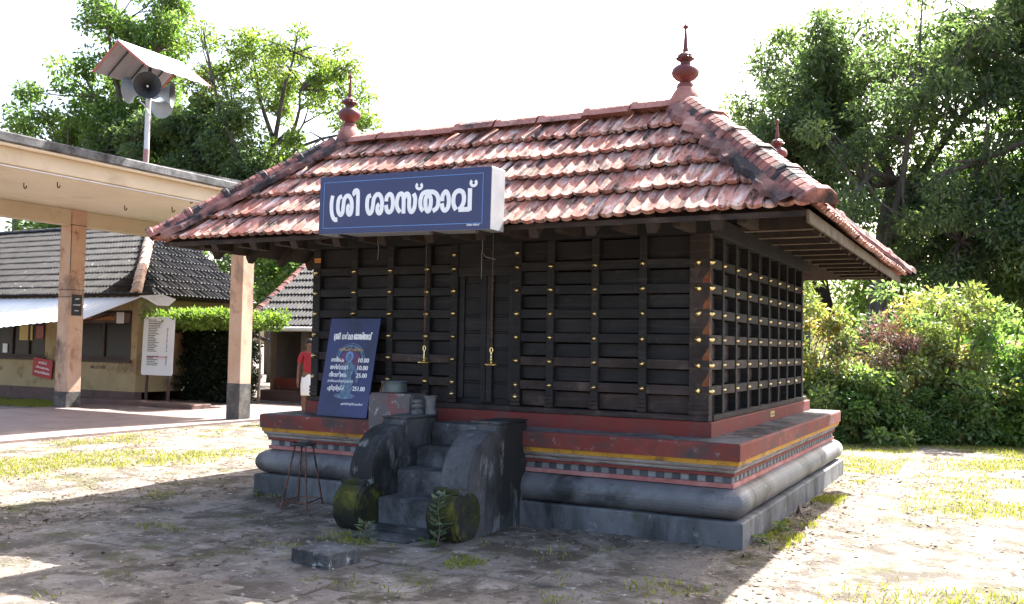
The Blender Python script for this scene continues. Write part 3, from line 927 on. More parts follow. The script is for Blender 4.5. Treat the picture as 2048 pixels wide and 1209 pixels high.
# thin decking of flat tiles under the tiles, with the open court in the middle
deck_o = [(-0.02, ZE + 0.005), (RUN, ZR - 0.005)]
rect_o = (x0, x1, y0, y1)
roof.ring(rect_o, [(0.06, ZE + 0.006), (RUN, ZR - 0.052), (RUN + 0.9, ZR - 0.75), (RUN + 0.9, ZR - 0.78), (RUN, ZR - 0.08), (0.06, ZE - 0.022), (0.06, ZE + 0.006)])
roof = roof.build('roof', M_['beam'], shrine)
tile_me = make_tile('roof_tile', TW, TL)
tile_me.materials.append(M_['tile'])
ct, st = math.cos(TH), math.sin(TH)
rest = MB()
tile_field((x0, y0, ZE), (1, 0, 0), x1 - x0, ct, st, 5, TE, TL, TW, tile_me, M_['tile'], roof, (True, True), 150, rest, 3, tilt=0.15, sagging=True)
tile_field((x1, y0, ZE), (0, 1, 0), y1 - y0, ct, st, 5, TE, TL, TW, tile_me, M_['tile'], roof, (True, True), 150, rest, 4, tilt=0.125, sagging=True)
tile_field((x1, y1, ZE), (-1, 0, 0), x1 - x0, ct, st, 5, TE, TL, TW, tile_me, M_['tile'], roof, (True, True), 0, rest, 5, tilt=0.125, sagging=True)
tile_field((x0, y1, ZE), (0, -1, 0), y1 - y0, ct, st, 5, TE, TL, TW, tile_me, M_['tile'], roof, (True, True), 0, rest, 6, tilt=0.125, sagging=True)
ro = rest.build('roof_tile_field', M_['tile_w'], roof, smooth=False)
ro['kind'] = 'stuff'


# hip and ridge caps
def make_cap(L, ww, hh):
    prof = [(-1.0, 0.0), (-0.72, 0.62), (-0.34, 0.96), (0.34, 0.96), (0.72, 0.62), (1.0, 0.0)]
    sec = [(0.0, 1.13), (0.018, 1.17), (0.058, 1.16), (0.068, 1.02), (0.072, 1.0)]
    t = 0.085
    while t < L - 0.03:
        sec += [(t, 1.0), (t + 0.055, 0.985), (t + 0.058, 0.93), (t + 0.068, 0.93), (t + 0.071, 1.0)]
        t += 0.085
    sec += [(L + 0.03, 0.97)]
    vs = []
    for q, sc in sec:
        vs += [(x * ww * (0.5 + 0.5 * sc), q, z * hh * sc) for x, z in prof]
    m = len(prof)
    fs = []
    for i in range(len(sec) - 1):
        for k in range(m - 1):
            fs.append((i * m + k, i * m + k + 1, (i + 1) * m + k + 1, (i + 1) * m + k))
    fs.append(tuple(range(m - 1, -1, -1)))
    mb = MB()
    mb.add(vs, fs)
    return mb.mesh('hip_cap')


hip_len = math.sqrt(2 * RUN ** 2 + (ZR - ZE) ** 2)
CL = (hip_len - 0.12) / 5
cap_me = make_cap(CL, 0.160, 0.105)
cap_me.materials.append(M_['hip'])
corners = [((x0, y0), (1, 1)), ((x1, y0), (-1, 1)), ((x1, y1), (-1, -1)), ((x0, y1), (1, -1))]
for (cx, cy), (ix, iy) in corners:
    c = Vector((cx, cy, ZE + 0.060))
    up = Vector((ix * RUN, iy * RUN, ZR - ZE)).normalized()
    side = up.cross(Vector((0, 0, 1))).normalized()
    nn = side.cross(up)
    for k in range(5):
        wob = Matrix.Rotation(random.uniform(-.03, .03), 4, 'Z') @ Matrix.Rotation(random.uniform(-.03, .03), 4, 'Y')
        add('hip_cap', cap_me, None, roof, frame(c + up * (k * CL - 0.07) + nn * (0.016 + random.uniform(-.006, .006)), side, up, nn) @ wob)
    # ragged mortar strip beside the caps
    for sgn in (-1, 1):
        rl = random.Random(cx * 7 + cy + sgn)
        vs, n_ = [], 30
        fall = -0.60
        for k in range(n_):
            p = c + up * (hip_len * (k + 0.6) / (n_ + 1.0))
            w2 = 0.22 + rl.uniform(-0.03, 0.045)
            for wd, hh in ((0.12, 0.045), (0.17, 0.034 + rl.uniform(-.006, .01)), (w2, 0.018 + rl.uniform(-.008, .008)), (w2 + 0.012, -0.03)):
                vs.append(tuple(p + side * sgn * wd + nn * (hh + fall * (wd - 0.12) * 0.55)))
        fs = []
        for k in range(n_ - 1):
            for m_ in range(3):
                f = (k * 4 + m_, k * 4 + m_ + 1, (k + 1) * 4 + m_ + 1, (k + 1) * 4 + m_)
                fs.append(f if sgn > 0 else f[::-1])
        mb = MB()
        mb.add(vs, fs)
        mb.build('mortar_bedding', M_['bedding'], roof)
rc = make_cap(0.44, 0.150, 0.105)
rc.materials.append(M_['mortar'])
ridge_pts = [((RX0, RY0), (RX1, RY0)), ((RX1, RY0), (RX1, RY1)), ((RX1, RY1), (RX0, RY1)), ((RX0, RY1), (RX0, RY0))]
for (a, b) in ridge_pts:
    a, b = Vector((*a, ZR + 0.020)), Vector((*b, ZR + 0.020))
    d = (b - a).normalized()
    n = int((b - a).length / 0.44)
    st_ = (b - a).length / n
    side = d.cross(Vector((0, 0, 1)))
    for k in range(n):
        add('ridge_cap', rc, None, roof, frame(a + d * st_ * k + Vector((0, 0, sag((k + .5) * st_, (b - a).length) + random.uniform(-.010, .012))), side, d, Vector((0, 0, 1))) @ Matrix.Rotation(random.uniform(-.03, .03), 4, 'Z'))

# finials on plaster pedestals
fin = MB()
fin.lathe([(0.075, -0.02), (0.070, 0.01), (0.045, 0.025), (0.05, 0.035), (0.085, 0.055), (0.112, 0.085), (0.120, 0.115), (0.112, 0.145), (0.085, 0.172), (0.05, 0.188),
           (0.042, 0.195), (0.044, 0.205), (0.040, 0.212), (0.055, 0.222), (0.080, 0.245), (0.066, 0.258), (0.068, 0.272), (0.050, 0.290), (0.026, 0.302), (0.022, 0.312), (0.025, 0.320),
           (0.020, 0.345), (0.009, 0.510), (0.010, 0.515), (0.026, 0.530), (0.022, 0.545), (0.007, 0.556), (0.006, 0.575), (0.0, 0.592)], 24, lobes=(14,))
fin_me = fin.mesh('finial', smooth='auto')
fin_me.materials.append(M_['finial'])
for (fx, fy) in ((RX1, RY0), (RX0, RY0), (RX1, RY1), (RX0, RY1)):
    ped = MB()
    ped.lathe([(0.18, -0.13), (0.14, 0.0), (0.112, 0.06), (0.082, 0.11), (0.05, 0.13), (0.0, 0.135)], 14)
    pm = roughen(ped.mesh('finial_pedestal', smooth=True), 0.016, 6, 0, fx)
    po = add('finial_pedestal', pm, M_['mortar'], roof, Matrix.Translation((fx, fy, ZR + 0.098)))
    add('finial', fin_me, None, po, Matrix.Translation((fx, fy, ZR + 0.232)) @ Matrix.Diagonal((1.08, 1.08, 1.04, 1)))

# rafters, battens and fascia under the eaves
def rafter_at(pos, d_corner, rot):
    """common rafter from the eave (local y = 0) up, shortened where a hip cuts it off"""
    e = min(RUN - 0.08, d_corner - 0.06)
    if e < 0.3:
        return
    tz = math.tan(TH)
    zt = lambda y: y * tz - 0.022
    prof_ = [(0.05, zt(0.05) - 0.06), (0.09, zt(0.09) - 0.165), (e, zt(e) - 0.165), (e, zt(e)), (0.05, zt(0.05))]
    me = MB().prism(prof_, -0.042, 0.042, 'x').mesh('rafter', bevel=0.004)
    add('rafter', me, M_['beam'], roof, Matrix.Translation((pos[0], pos[1], ZE)) @ Matrix.Rotation(rot, 4, 'Z'))


for i in range(13):
    x = x0 + 0.24 + i * 0.524
    rafter_at((x, y0), min(x - x0, x1 - x), 0)
for i in range(13):
    y = y0 + 0.24 + i * 0.53
    rafter_at((x1, y), min(y - y0, y1 - y), R(90))
    rafter_at((x0, y), min(y - y0, y1 - y), R(-90))
for i in range(11):
    y = 0.02 + i * 0.52
    MB().prism([(-0.02, ZE - 0.05), (x1 - 0.12, ZE - 0.05), (x1 - 0.12, ZE + 0.055), (-0.02, ZE + 0.42)], y - 0.03, y + 0.03, 'y').build('rafter_tail', M_['beam'], roof, bevel=0.004)
    bd = MB().box(0.0, x1 - 0.115, y - 0.033, y + 0.033, ZE - 0.056, ZE - 0.0502).box(x1 - 0.1198, x1 - 0.114, y - 0.033, y + 0.033, ZE - 0.05, ZE + 0.05)
    bd.build('tail_edging', M_['fascia'], roof)
for i in range(12):
    x = -5.55 + i * 0.515
    MB().prism([(y0 + 0.13, ZE - 0.06), (y0 + 0.55, ZE - 0.06), (y0 + 0.55, ZE + 0.30), (y0 + 0.13, ZE + 0.055)], x - 0.035, x + 0.035, 'x').build('rafter_tail', M_['beam'], roof, bevel=0.004)
for r_ in range(4):
    d = 0.22 + 0.21 * r_
    zz = ZE - 0.045 + d * math.tan(TH)
    mb = MB()
    mb.ring(rect_o, [(d, zz), (d + 0.05, zz + 0.04), (d + 0.05, zz + 0.012), (d, zz - 0.028), (d, zz)])
    mb.build('batten', M_['beam'], roof)
MB().box(x1 - 0.058, x1 - 0.036, y0 + 0.04, y1 - 0.04, ZE - 0.085, ZE + 0.012).build('fascia', M_['fascia'], roof, bevel=0.003)
MB().box(x0 + 0.06, x1 - 0.06, y0 + 0.036, y0 + 0.056, ZE - 0.035, ZE + 0.010).build('fascia', M_['wood2'], roof, bevel=0.003)
# wall-plate carriers that jut out under the corner
for (a, b, c_, d_) in ((-0.58, 0.30, 0.30, 0.39), (-0.40, -0.31, -0.30, 0.299)):
    MB().box(a, b, c_, d_, ZT + 0.172, ZT + 0.27).build('bracket_beam', M_['beam'], roof, bevel=0.005)
MB().box(-0.5, 0.42, DY - 0.75, DY - 0.64, ZT + 0.172, ZT + 0.26).build('bracket_beam', M_['beam'], roof, bevel=0.005)

# ---- staircase
stair = MB().box(-3.005, -2.315, -1.06, -0.90, -0.1, 0.062).build('staircase', M_['stair'], shrine, bevel=0.012, seg=2)
for yf, z in ((-0.865, 0.272), (-0.585, 0.488), (-0.275, 0.676), (-0.012, 0.868)):
    sm = MB().box(-3.0, -2.32, yf, 0.10 if z < 0.8 else 0.36, -0.1, z).mesh('step', bevel=0.014, seg=2)
    add('step', roughen(sm, 0.006, 7, 3, z), M_['step'], stair)
prof = [(0.12, -0.1), (0.12, 0.925), (-0.40, 0.935), (-0.435, 0.925), (-0.45, 0.885)]
for i in range(11):
    a = R(90 * i / 10)
    prof.append((-0.47 - 0.47 * math.sin(a), 0.42 + 0.455 * math.cos(a)))
prof += [(-1.00, 0.425), (-1.045, 0.44), (-1.06, 0.41), (-1.03, 0.375), (-0.97, 0.36), (-0.93, 0.33), (-0.90, -0.1)]
prof = prof[::-1]
for xa, xb, sd in ((-3.27, -3.006, 1), (-2.314, -2.035, 2)):
    bmx = MB().prism(prof, xa, xb, 'x').mesh('balustrade', bevel=0.012, seg=2)
    bal = add('balustrade', bmx, M_['stair'], stair)
    wh = MB()
    circ = [(-0.940 + 0.226 * math.cos(a), 0.196 + 0.226 * math.sin(a)) for a in np.linspace(0, 2 * math.pi, 49)[:-1]]
    wh.prism(circ, xa - 0.004, xb + 0.004, 'x')
    wm = wh.mesh('scroll', bevel=0.024, seg=3)
    add('scroll', roughen(wm, 0.007, 8, 1, sd + 5), M_['mossy'], bal)
    lp = MB().box(xa + .02, xb - .02, -1.06, -0.97, 0.385, 0.435).mesh('scroll_lip', bevel=0.012)
    add('scroll_lip', roughen(lp, 0.018, 9, 3, sd), M_['mossy'], bal)
    cp = MB().box(xa - .008, xb + .008, -0.44, 0.11, 0.926, 0.945).mesh('coping', bevel=0.006)
    add('coping', roughen(cp, 0.010, 8, 4, sd), M_['stair'], bal)

# red block beside the steps
bk = MB().box(-3.79, -3.26, 0.022, 0.33, 0.704, 1.125).mesh('pedestal_block', bevel=0.022, seg=3)
add('pedestal_block', roughen(bk, 0.006, 6, 0, 2), M_['block'], shrine)
uw = MB()
uw.ring(RECT, [(0.47, 2.80), (0.47, 3.52), (0.50, 3.52), (0.50, 2.80)])
uw.build('upper_wall', M_['wood'], shrine)

# ------------------------------------------------------------------ things on and round the shrine
SIGN_STROKES = {
 'hook': [(0.084,0.6674),(0.078,0.5436),(0.0801,0.3965),(0.0899,0.2945),(0.1035,0.2472),(0.1193,0.2491)],
 'sha1': [(0.1444,0.6467),(0.1254,0.6132),(0.1187,0.501),(0.1226,0.391),(0.1361,0.3292),(0.1491,0.3603),(0.1537,0.4779),(0.1572,0.5828),(0.1719,0.6477),(0.1895,0.6358),(0.2029,0.5613),(0.2067,0.4524),(0.2026,0.3535),(0.1923,0.3277),(0.1824,0.3742),(0.1826,0.4593),(0.1929,0.4868)],
 'ii': [(0.2441,0.2998),(0.2424,0.6633),(0.237,0.7255),(0.2241,0.7295),(0.2178,0.6891),(0.2244,0.6573)],
 'sha2': [(0.3226,0.6359),(0.3051,0.6084),(0.2998,0.5109),(0.3029,0.4033),(0.3165,0.3302),(0.3302,0.3641),(0.336,0.47),(0.3405,0.5761),(0.3552,0.6412),(0.3727,0.6383),(0.3867,0.5689),(0.3908,0.4622),(0.3863,0.3568),(0.3753,0.3264),(0.3639,0.3686),(0.3648,0.4482),(0.3753,0.4786)],
 'aa1': [(0.4153,0.5204),(0.4174,0.5905),(0.4332,0.6372),(0.448,0.6032),(0.4552,0.4881),(0.4508,0.3835),(0.4357,0.3364),(0.4208,0.3699),(0.4143,0.4588)],
 'sa': [(0.5001,0.3281),(0.4829,0.3967),(0.4776,0.5022),(0.4863,0.6057),(0.5012,0.6364),(0.5134,0.6048),(0.518,0.4962),(0.5188,0.3049)],
 'sa2': [(0.5208,0.5566),(0.5289,0.6196),(0.5408,0.6229),(0.5494,0.5608),(0.5506,0.4221),(0.558,0.3415),(0.5705,0.333),(0.582,0.409),(0.5844,0.5466),(0.5741,0.626)],
 'v1': [(0.6135,0.7799),(0.6185,0.7619),(0.6201,0.7397),(0.6179,0.7188),(0.6124,0.7043),(0.605,0.7),(0.5976,0.707),(0.592,0.7234),(0.5896,0.7453),(0.591,0.767),(0.596,0.7832)],
 'tha': [(0.6327,0.3317),(0.6179,0.3955),(0.6146,0.499),(0.623,0.6007),(0.6421,0.6387),(0.6664,0.6396),(0.6895,0.6323),(0.708,0.5833),(0.7162,0.5005),(0.711,0.3826),(0.6871,0.3246)],
 'tha2': [(0.6596,0.6118),(0.6448,0.5372),(0.6439,0.4432),(0.6501,0.3568),(0.6594,0.3248),(0.6686,0.3543),(0.674,0.4388),(0.6726,0.5328),(0.6596,0.6118)],
 'aa2': [(0.7374,0.477),(0.7393,0.568),(0.755,0.6296),(0.7692,0.58),(0.7752,0.4746),(0.771,0.3743),(0.756,0.3258),(0.7417,0.3614),(0.7363,0.4433)],
 'va': [(0.8159,0.3246),(0.8011,0.4204),(0.8007,0.5379),(0.8111,0.6066),(0.8304,0.6334),(0.8499,0.6017),(0.8572,0.5288),(0.8553,0.4375),(0.8413,0.3562),(0.8292,0.3295)],
 'va2': [(0.8292,0.3295),(0.859,0.3288),(0.8896,0.328)],
 'va3': [(0.8897,0.3048),(0.8892,0.4739),(0.8886,0.6631)],
 'v2': [(0.9152,0.7793),(0.92,0.7614),(0.9215,0.7392),(0.9193,0.7183),(0.9141,0.7039),(0.907,0.6996),(0.8999,0.7065),(0.8945,0.7229),(0.8922,0.7448),(0.8936,0.7665),(0.8983,0.7826)],
}
# blue sign box hung from the eave
sign = empty('sign_board', (-2.78, -0.87, 2.58), 'dark blue sign box with large white lettering hung from the tiled eave', 'sign')
SX0, SX1, SZ0, SZ1, SY = -3.645, -1.85, 2.575, 3.115, -0.98
tl = R(-0.9)
Ms = Matrix.Translation((SX0, SY, SZ0 + 0.03)) @ Matrix.Rotation(tl, 4, 'Y').inverted() @ Matrix.Rotation(R(90), 4, 'X')
SWd, SHt = SX1 - SX0, SZ1 - SZ0 - 0.015
MB().box(0, SWd, 0, SHt, -0.235, 0, Ms).build('box', M_['zinc'], sign, bevel=0.004)
MB().box(0.002, SWd - 0.002, 0.002, SHt - 0.002, 0.0012, 0.005, Ms).build('face_panel', M_['signblue'], sign)
bd = MB()
for a, b, c_, d_ in ((0.05, SWd - 0.075, 0.052, 0.057), (0.05, SWd - 0.075, SHt - 0.057, SHt - 0.052), (0.05, 0.055, 0.058, SHt - 0.058), (SWd - 0.08, SWd - 0.075, 0.058, SHt - 0.058)):
    bd.box(a, b, c_, d_, 0.0055, 0.0065, Ms)
bd.build('border_line', M_['lineblue'], sign)
lt = MB()
for i, (k, p) in enumerate(SIGN_STROKES.items()):
    w = 0.026 if k in ('v1', 'v2') else 0.041
    ribbon(lt, [(u * SWd, v * SHt) for u, v in p], w, Ms, 0.0025, 0.0053 + 0.0002 * i)
lt.build('lettering', M_['white'], sign)
put_text('small_lettering', 'നാലം നമ്പർ', Ms, SWd * 0.875, SHt * 0.065, 0.125, 0.026, M_['white'], sign, 1.5, 0.0055)
for x in (0.22, 1.20, 1.65):
    MB().box(x, x + 0.03, -0.02, 0.0, -0.235, -0.01, Ms).build('bracket', M_['iron'], sign)
    MB().box(x, x + 0.03, 0.10, 0.13, -0.45, -0.236, Ms).build('bracket', M_['iron'], sign)

# leaning price poster
pA, pB = Vector((-4.535, 0.14, 0.856)), Vector((-3.895, 0.12, 0.856))
pT = Vector((-4.565, 0.345, 1.885))
ex = (pB - pA).normalized()
ey = (pT - pA)
ey = (ey - ex * ey.dot(ex)).normalized()
ez = ex.cross(ey)
PWd, PHt = 0.66, 1.045
Mp = frame(pA, ex, ey, ez)
poster = empty('price_poster', (-4.2, 0.13, 0.856), 'blue price poster with a pale figure leaning against the lattice wall', 'poster')
MB().box(0, PWd, 0, PHt, -0.012, 0, Mp).build('panel', M_['posterblue'], poster)


def flat(poly, z=0.0012, t=0.0006):
    return MB().prism(poly, z, z + t, 'z', Mp)


def ell(cx, cy, rx, ry, n=20, a0=0, a1=360):
    return [(cx + rx * math.cos(R(a0 + (a1 - a0) * i / n)), cy + ry * math.sin(R(a0 + (a1 - a0) * i / n))) for i in range(n + (0 if a1 - a0 == 360 else 1))]


fcx = 0.335
arch = MB()
ribbon(arch, ell(fcx, 0.60, 0.165, 0.15, 14, 0, 180), 0.022, Mp, 0.0006, 0.0005)
ribbon(arch, ell(fcx, 0.60, 0.19, 0.175, 14, 5, 175), 0.008, Mp, 0.0006, 0.0005)
arch.build('printed_arch', M_['figblue'], poster)
flat(ell(fcx, 0.60, 0.14, 0.10), 0.0004, 0.0003).build('printed_ground', M_['figmaroon'], poster)
flat(ell(fcx - .01, 0.635, 0.052, 0.055), 0.0010, 0.0003).build('printed_halo', M_['lineblue'], poster)
fg = MB()
for q in (ell(fcx - .01, 0.625, 0.030, 0.042), [(fcx - .08, 0.55), (fcx - .06, 0.42), (fcx - .09, 0.30), (fcx - .06, 0.24), (fcx + .07, 0.24), (fcx + .09, 0.31), (fcx + .05, 0.42), (fcx + .085, 0.54), (fcx + .03, 0.585), (fcx - .04, 0.585)],
          ell(fcx, 0.215, 0.14, 0.03)):
    k = len(fg.v)
    fg.prism(q, 0.0014 + k * 1e-5, 0.0018 + k * 1e-5, 'z', Mp)
ribbon(fg, [(fcx - .07, .55), (fcx - .12, .47), (fcx - .08, .40)], 0.03, Mp, 0.0006, 0.0016)
ribbon(fg, [(fcx + .07, .54), (fcx + .12, .44), (fcx + .13, .36)], 0.03, Mp, 0.0006, 0.0016)
fg.build('printed_figure', M_['figblue'], poster)
tx = MB()
ws, hs_ = 0.50, 0.155
for i, (k, p) in enumerate(SIGN_STROKES.items()):
    # first word, then the last word of the title moved to the right
    if k in ('hook', 'sha1', 'ii'):
        q = [(0.075 + (u - 0.07) * 0.46, 0.80 + (v - 0.2) * 0.165) for u, v in p]
    else:
        q = [(0.335 + (u - 0.27) * 0.375, 0.80 + (v - 0.2) * 0.165) for u, v in p]
    ribbon(tx, q, 0.0125, Mp, 0.0008, 0.0020 + 0.00005 * i)
tx.build('title_lettering', M_['white'], poster)
put_text('title_lettering', 'ധർമമ', Mp, 0.182, 0.817, 0.145, 0.098, M_['white'], poster, 1.6, 0.0022)
put_text('subtitle_lettering', 'വഴിപാട് വിവരം', Mp, 0.17, 0.695, 0.32, 0.046, M_['gold'], poster, 1.0, 0.0022)
rows_ = [('ശനിജപം', '10.00', 0.575, .17), ('അരിത്രാവൽ', '10.00', 0.495, .24), ('നീരാഞ്ജനം', '25.00', 0.415, .235), ('ചുറ്റുവിളക്ക്', '251.00', 0.275, .23)]
for a, b, yy, wd in rows_:
    put_text('price_lettering', a, Mp, 0.085, yy, wd, 0.066, M_['white'], poster, 1.6, 0.0022)
    put_text('price_lettering', b, Mp, 0.45 if len(b) < 6 else 0.425, yy, 0.135 if len(b) < 6 else 0.16, 0.066, M_['white'], poster, 1.4, 0.0022)
put_text('price_lettering', '(ശനിദോഷനിവാരണത്തിന്)', Mp, 0.08, 0.358, 0.34, 0.038, M_['white'], poster, 1.0, 0.0022)
put_text('small_lettering', 'എക്സിക്യൂട്ടീവ് ഓഫീസർ', Mp, 0.30, 0.125, 0.29, 0.030, M_['white'], poster, 1.5, 0.0022)

# small plates
pl = MB().box(-4.83, -4.745, YF - 0.004, YF - 0.0012, 2.495, 2.545).build('orange_plate', M_['orange'])
tag(pl, 'small orange plate on the left corner post under the eave', 'plate')
put_text('lettering', 'ശാസ്താ', frame((-4.83, YF - 0.0042, 2.495), (1, 0, 0), (0, 0, 1), (0, -1, 0)), 0.01, 0.014, 0.062, 0.024, M_['redink'], pl, 1.0, 0.0004)
pl = MB().box(-0.3648, -0.361, 2.67, 2.86, 0.895, 0.955).build('yellow_plate', M_['yellowplate'])
tag(pl, 'small yellow plate with dark lettering on the red upper plinth', 'plate')
put_text('lettering', 'ശാസ്താവ്', frame((-0.3608, 2.67, 0.895), (0, 1, 0), (0, 0, 1), (1, 0, 0)), 0.02, 0.018, 0.15, 0.03, M_['ink'], pl, 1.3, 0.0004)


# brass bells on chains
def chain_bell(x, y, zb, ztop, label):
    b = empty('hanging_bell', (x, y, zb), label, 'bell', 'brass bells hung on chains before the door')
    mb = MB()
    mb.lathe([(0.0, -0.004), (0.045, -0.006), (0.064, 0.004), (0.066, 0.012), (0.058, 0.020), (0.030, 0.030), (0.016, 0.042), (0.012, 0.055), (0.018, 0.064), (0.012, 0.072),
              (0.010, 0.085), (0.015, 0.093), (0.009, 0.102), (0.007, 0.125)], 20, Matrix.Translation((x, y, zb)))
    mb.build('bell', M_['brass'], b, smooth='auto')
    lp = MB()
    lp.tube([(x + 0.015 * math.sin(a), y, zb + 0.146 - 0.024 * math.cos(a)) for a in np.linspace(0, 2 * math.pi, 17)], 0.0055, 6, cap=False)
    lp.build('loop', M_['brass'], b, smooth=True)
    lm = MB()
    lm.tube([(0.0075 * math.sin(a), 0, 0.014 * math.cos(a)) for a in np.linspace(0, 2 * math.pi, 11)], 0.0026, 5, cap=False)
    link = lm.mesh('chain_link', smooth=True)
    link.materials.append(M_['rust'])
    z = zb + 0.18
    i = 0
    while z < ztop:
        add('chain_link', link, None, b, Matrix.Translation((x + 0.002 * math.sin(z * 9), y, z)) @ Matrix.Rotation(R(90 * (i % 2) + 20), 4, 'Z'))
        z += 0.0225
        i += 1
    MB().tube([(x, y, ztop - 0.01), (x, y, 2.86 + (y + 0.06) * 0.79)], 0.003, 5).build('wire', M_['cable'], b)


chain_bell(-3.20, 0.14, 1.435, 2.36, 'brass bell on a rusty chain left of the door, nearer the poster')
chain_bell(-2.44, 0.14, 1.43, 2.28, 'brass bell on a rusty chain hanging right in front of the door')

# loose cables under the sign
cb = MB().tube([(-3.25, -0.62, 2.60), (-3.26, -0.58, 2.50), (-3.28, -0.56, 2.44), (-3.29, -0.555, 2.40)], 0.0035, 5).build('loose_cable', M_['cable'], smooth=True)
tag(cb, 'short grey cable end dangling under the left part of the blue sign', 'cable')
cb = MB().tube([(-2.14, -0.60, 2.60), (-2.145, -0.58, 2.47), (-2.165, -0.56, 2.40), (-2.17, -0.55, 2.28), (-2.172, -0.55, 2.20)], 0.0035, 5).build('loose_cable', M_['cable'], smooth=True)
MB().tube([(-2.15, -0.575, 2.43), (-2.12, -0.57, 2.395), (-2.06, -0.565, 2.375), (-2.02, -0.565, 2.37)], 0.003, 5).build('cable_end', M_['cable'], cb, smooth=True)
tag(cb, 'thin forked cable dangling under the right end of the blue sign', 'cable')

# pot on the block
pot = empty('metal_pot', (-3.56, 0.17, 1.127), 'squat blue-green metal pot standing on the red block', 'pot')
mb = MB()
mb.lathe([(0.115, 0.0), (0.128, 0.01), (0.130, 0.03), (0.126, 0.085), (0.132, 0.10), (0.138, 0.112), (0.132, 0.118), (0.122, 0.113), (0.118, 0.095), (0.116, 0.03), (0.0, 0.02)], 28, Matrix.Translation((-3.57, 0.17, 1.127)))
mb.build('bowl', M_['pot'], pot, smooth='auto')
MB().tube([(-3.60, 0.03, 1.245), (-3.612, 0.020, 1.20), (-3.625, 0.018, 1.165), (-3.63, 0.020, 1.14)], [0.012, 0.011, 0.010, 0.014], 6).build('strap', M_['rust'], pot)

# lamp stones on the left balustrade
ls = MB()
ls.lathe([(0.052, 0.0), (0.058, 0.015), (0.054, 0.036), (0.036, 0.046), (0.034, 0.054), (0.052, 0.066), (0.055, 0.082), (0.040, 0.094), (0.034, 0.102), (0.050, 0.112), (0.052, 0.128), (0.036, 0.140), (0.0, 0.143)], 18, Matrix.Translation((-3.14, -0.05, 0.946)))
o = ls.build('lamp_stone', M_['stonelite'], smooth='auto')
tag(o, 'small ringed lamp stone on the left balustrade beside the cup', 'lamp stone')
cp = MB()
cp.lathe([(0.056, 0.0), (0.058, 0.02), (0.050, 0.05), (0.050, 0.12), (0.056, 0.155), (0.068, 0.172), (0.064, 0.176), (0.050, 0.160), (0.044, 0.12), (0.044, 0.03), (0.0, 0.025)], 20, Matrix.Translation((-3.045, 0.03, 0.946)))
o = cp.build('metal_cup', M_['stonelite'], smooth='auto')
tag(o, 'grey flared cup on the left balustrade by the door', 'cup')

# rusty stool
stool = empty('iron_stool', (-4.27, -0.365, 0), 'tall rusty iron stool with four splayed legs left of the steps', 'stool')
feet = [(-4.345, -0.585), (-4.085, -0.52), (-4.19, -0.145), (-4.455, -0.215)]
tops = []
for fx, fy in feet:
    tx_, ty_ = -4.27 + (fx + 4.27) * 0.42, -0.365 + (fy + 0.365) * 0.42
    tops.append((tx_, ty_))
    MB().tube([(fx, fy, -0.015), ((fx + tx_) / 2, (fy + ty_) / 2, 0.30), (tx_, ty_, 0.602)], 0.0095, 8).build('leg', M_['rust'], stool, smooth='auto')
for i in range(4):
    a, b = feet[i], feet[(i + 1) % 4]
    ka, kb = 0.94, 0.94
    pa = (-4.27 + (a[0] + 4.27) * ka, -0.365 + (a[1] + 0.365) * ka, 0.062)
    pb = (-4.27 + (b[0] + 4.27) * kb, -0.365 + (b[1] + 0.365) * kb, 0.062)
    MB().tube([pa, pb], 0.006, 6).build('stretcher', M_['rust'], stool)
mb = MB()
mb.lathe([(0.0, 0.600), (0.108, 0.600), (0.116, 0.606), (0.116, 0.622), (0.108, 0.626), (0.100, 0.612), (0.0, 0.608)], 22, Matrix.Translation((-4.27, -0.365, 0)))
mb.build('seat', M_['iron'], stool, smooth='auto')
mb = MB()
mb.box(-4.33, -4.21, -0.44, -0.30, 0.628, 0.640, Matrix.Translation((-4.27, -.37, 0)) @ Matrix.Rotation(0.5, 4, 'Z') @ Matrix.Translation((4.27, .37, 0)))
mb.build('seat_pad', M_['iron'], stool, bevel=0.004)

# cut stone on the ground
q = [(-2.80, -2.215), (-2.425, -2.265), (-2.36, -1.945), (-2.735, -1.895)]
mb = MB().prism(q, -0.03, 0.098, 'z')
sm = roughen(mb.mesh('cut_stone', bevel=0.006), 0.006, 9, 3, 5)
o = add('cut_stone', sm, M_['rock'])
tag(o, 'low square block of cut stone lying on the paving before the steps', 'stone')
# flat threshold stone at the foot of the stairs
q = [(-2.97, -1.33), (-2.40, -1.30), (-2.36, -1.07), (-2.99, -1.075)]
sm = roughen(MB().prism(q, -0.03, 0.024, 'z').mesh('threshold_stone', bevel=0.008), 0.008, 7, 3, 8)
tag(add('threshold_stone', sm, M_['stair']), 'flat grey stone set in the ground at the foot of the steps', 'stone')

# ------------------------------------------------------------------ open pavilion on the left
pav = empty('pavilion', (-14.6, 5, 0), 'open pavilion with flat concrete roof on square cream pillars', 'pavilion')
PZ = 4.56
MB().box(-17.55, -11.55, -6, 10.2, PZ, PZ + 0.11).build('roof_slab', M_['bounce_soffit'], pav)
MB().box(-17.60, -11.50, -6.05, 10.25, PZ + 0.03, PZ + 0.19).build('roof_edge', M_['slabedge'], pav, bevel=0.02)
up = MB().prism([(4.72, PZ + .191), (10.2, PZ + .191), (10.2, PZ + 0.52), (4.85, PZ + 0.38)], -12.5, -12.3, 'x').build('parapet', M_['slabedge'], pav)
MB().box(-17.20, -16.90, -6, 10.1, PZ - 0.36, PZ - 0.001).build('beam', M_['concrete'], pav, bevel=0.01)
MB().box(-11.98, -11.68, -6, 10.1, PZ - 0.27, PZ - 0.001).build('beam', M_['concrete'], pav, bevel=0.01)
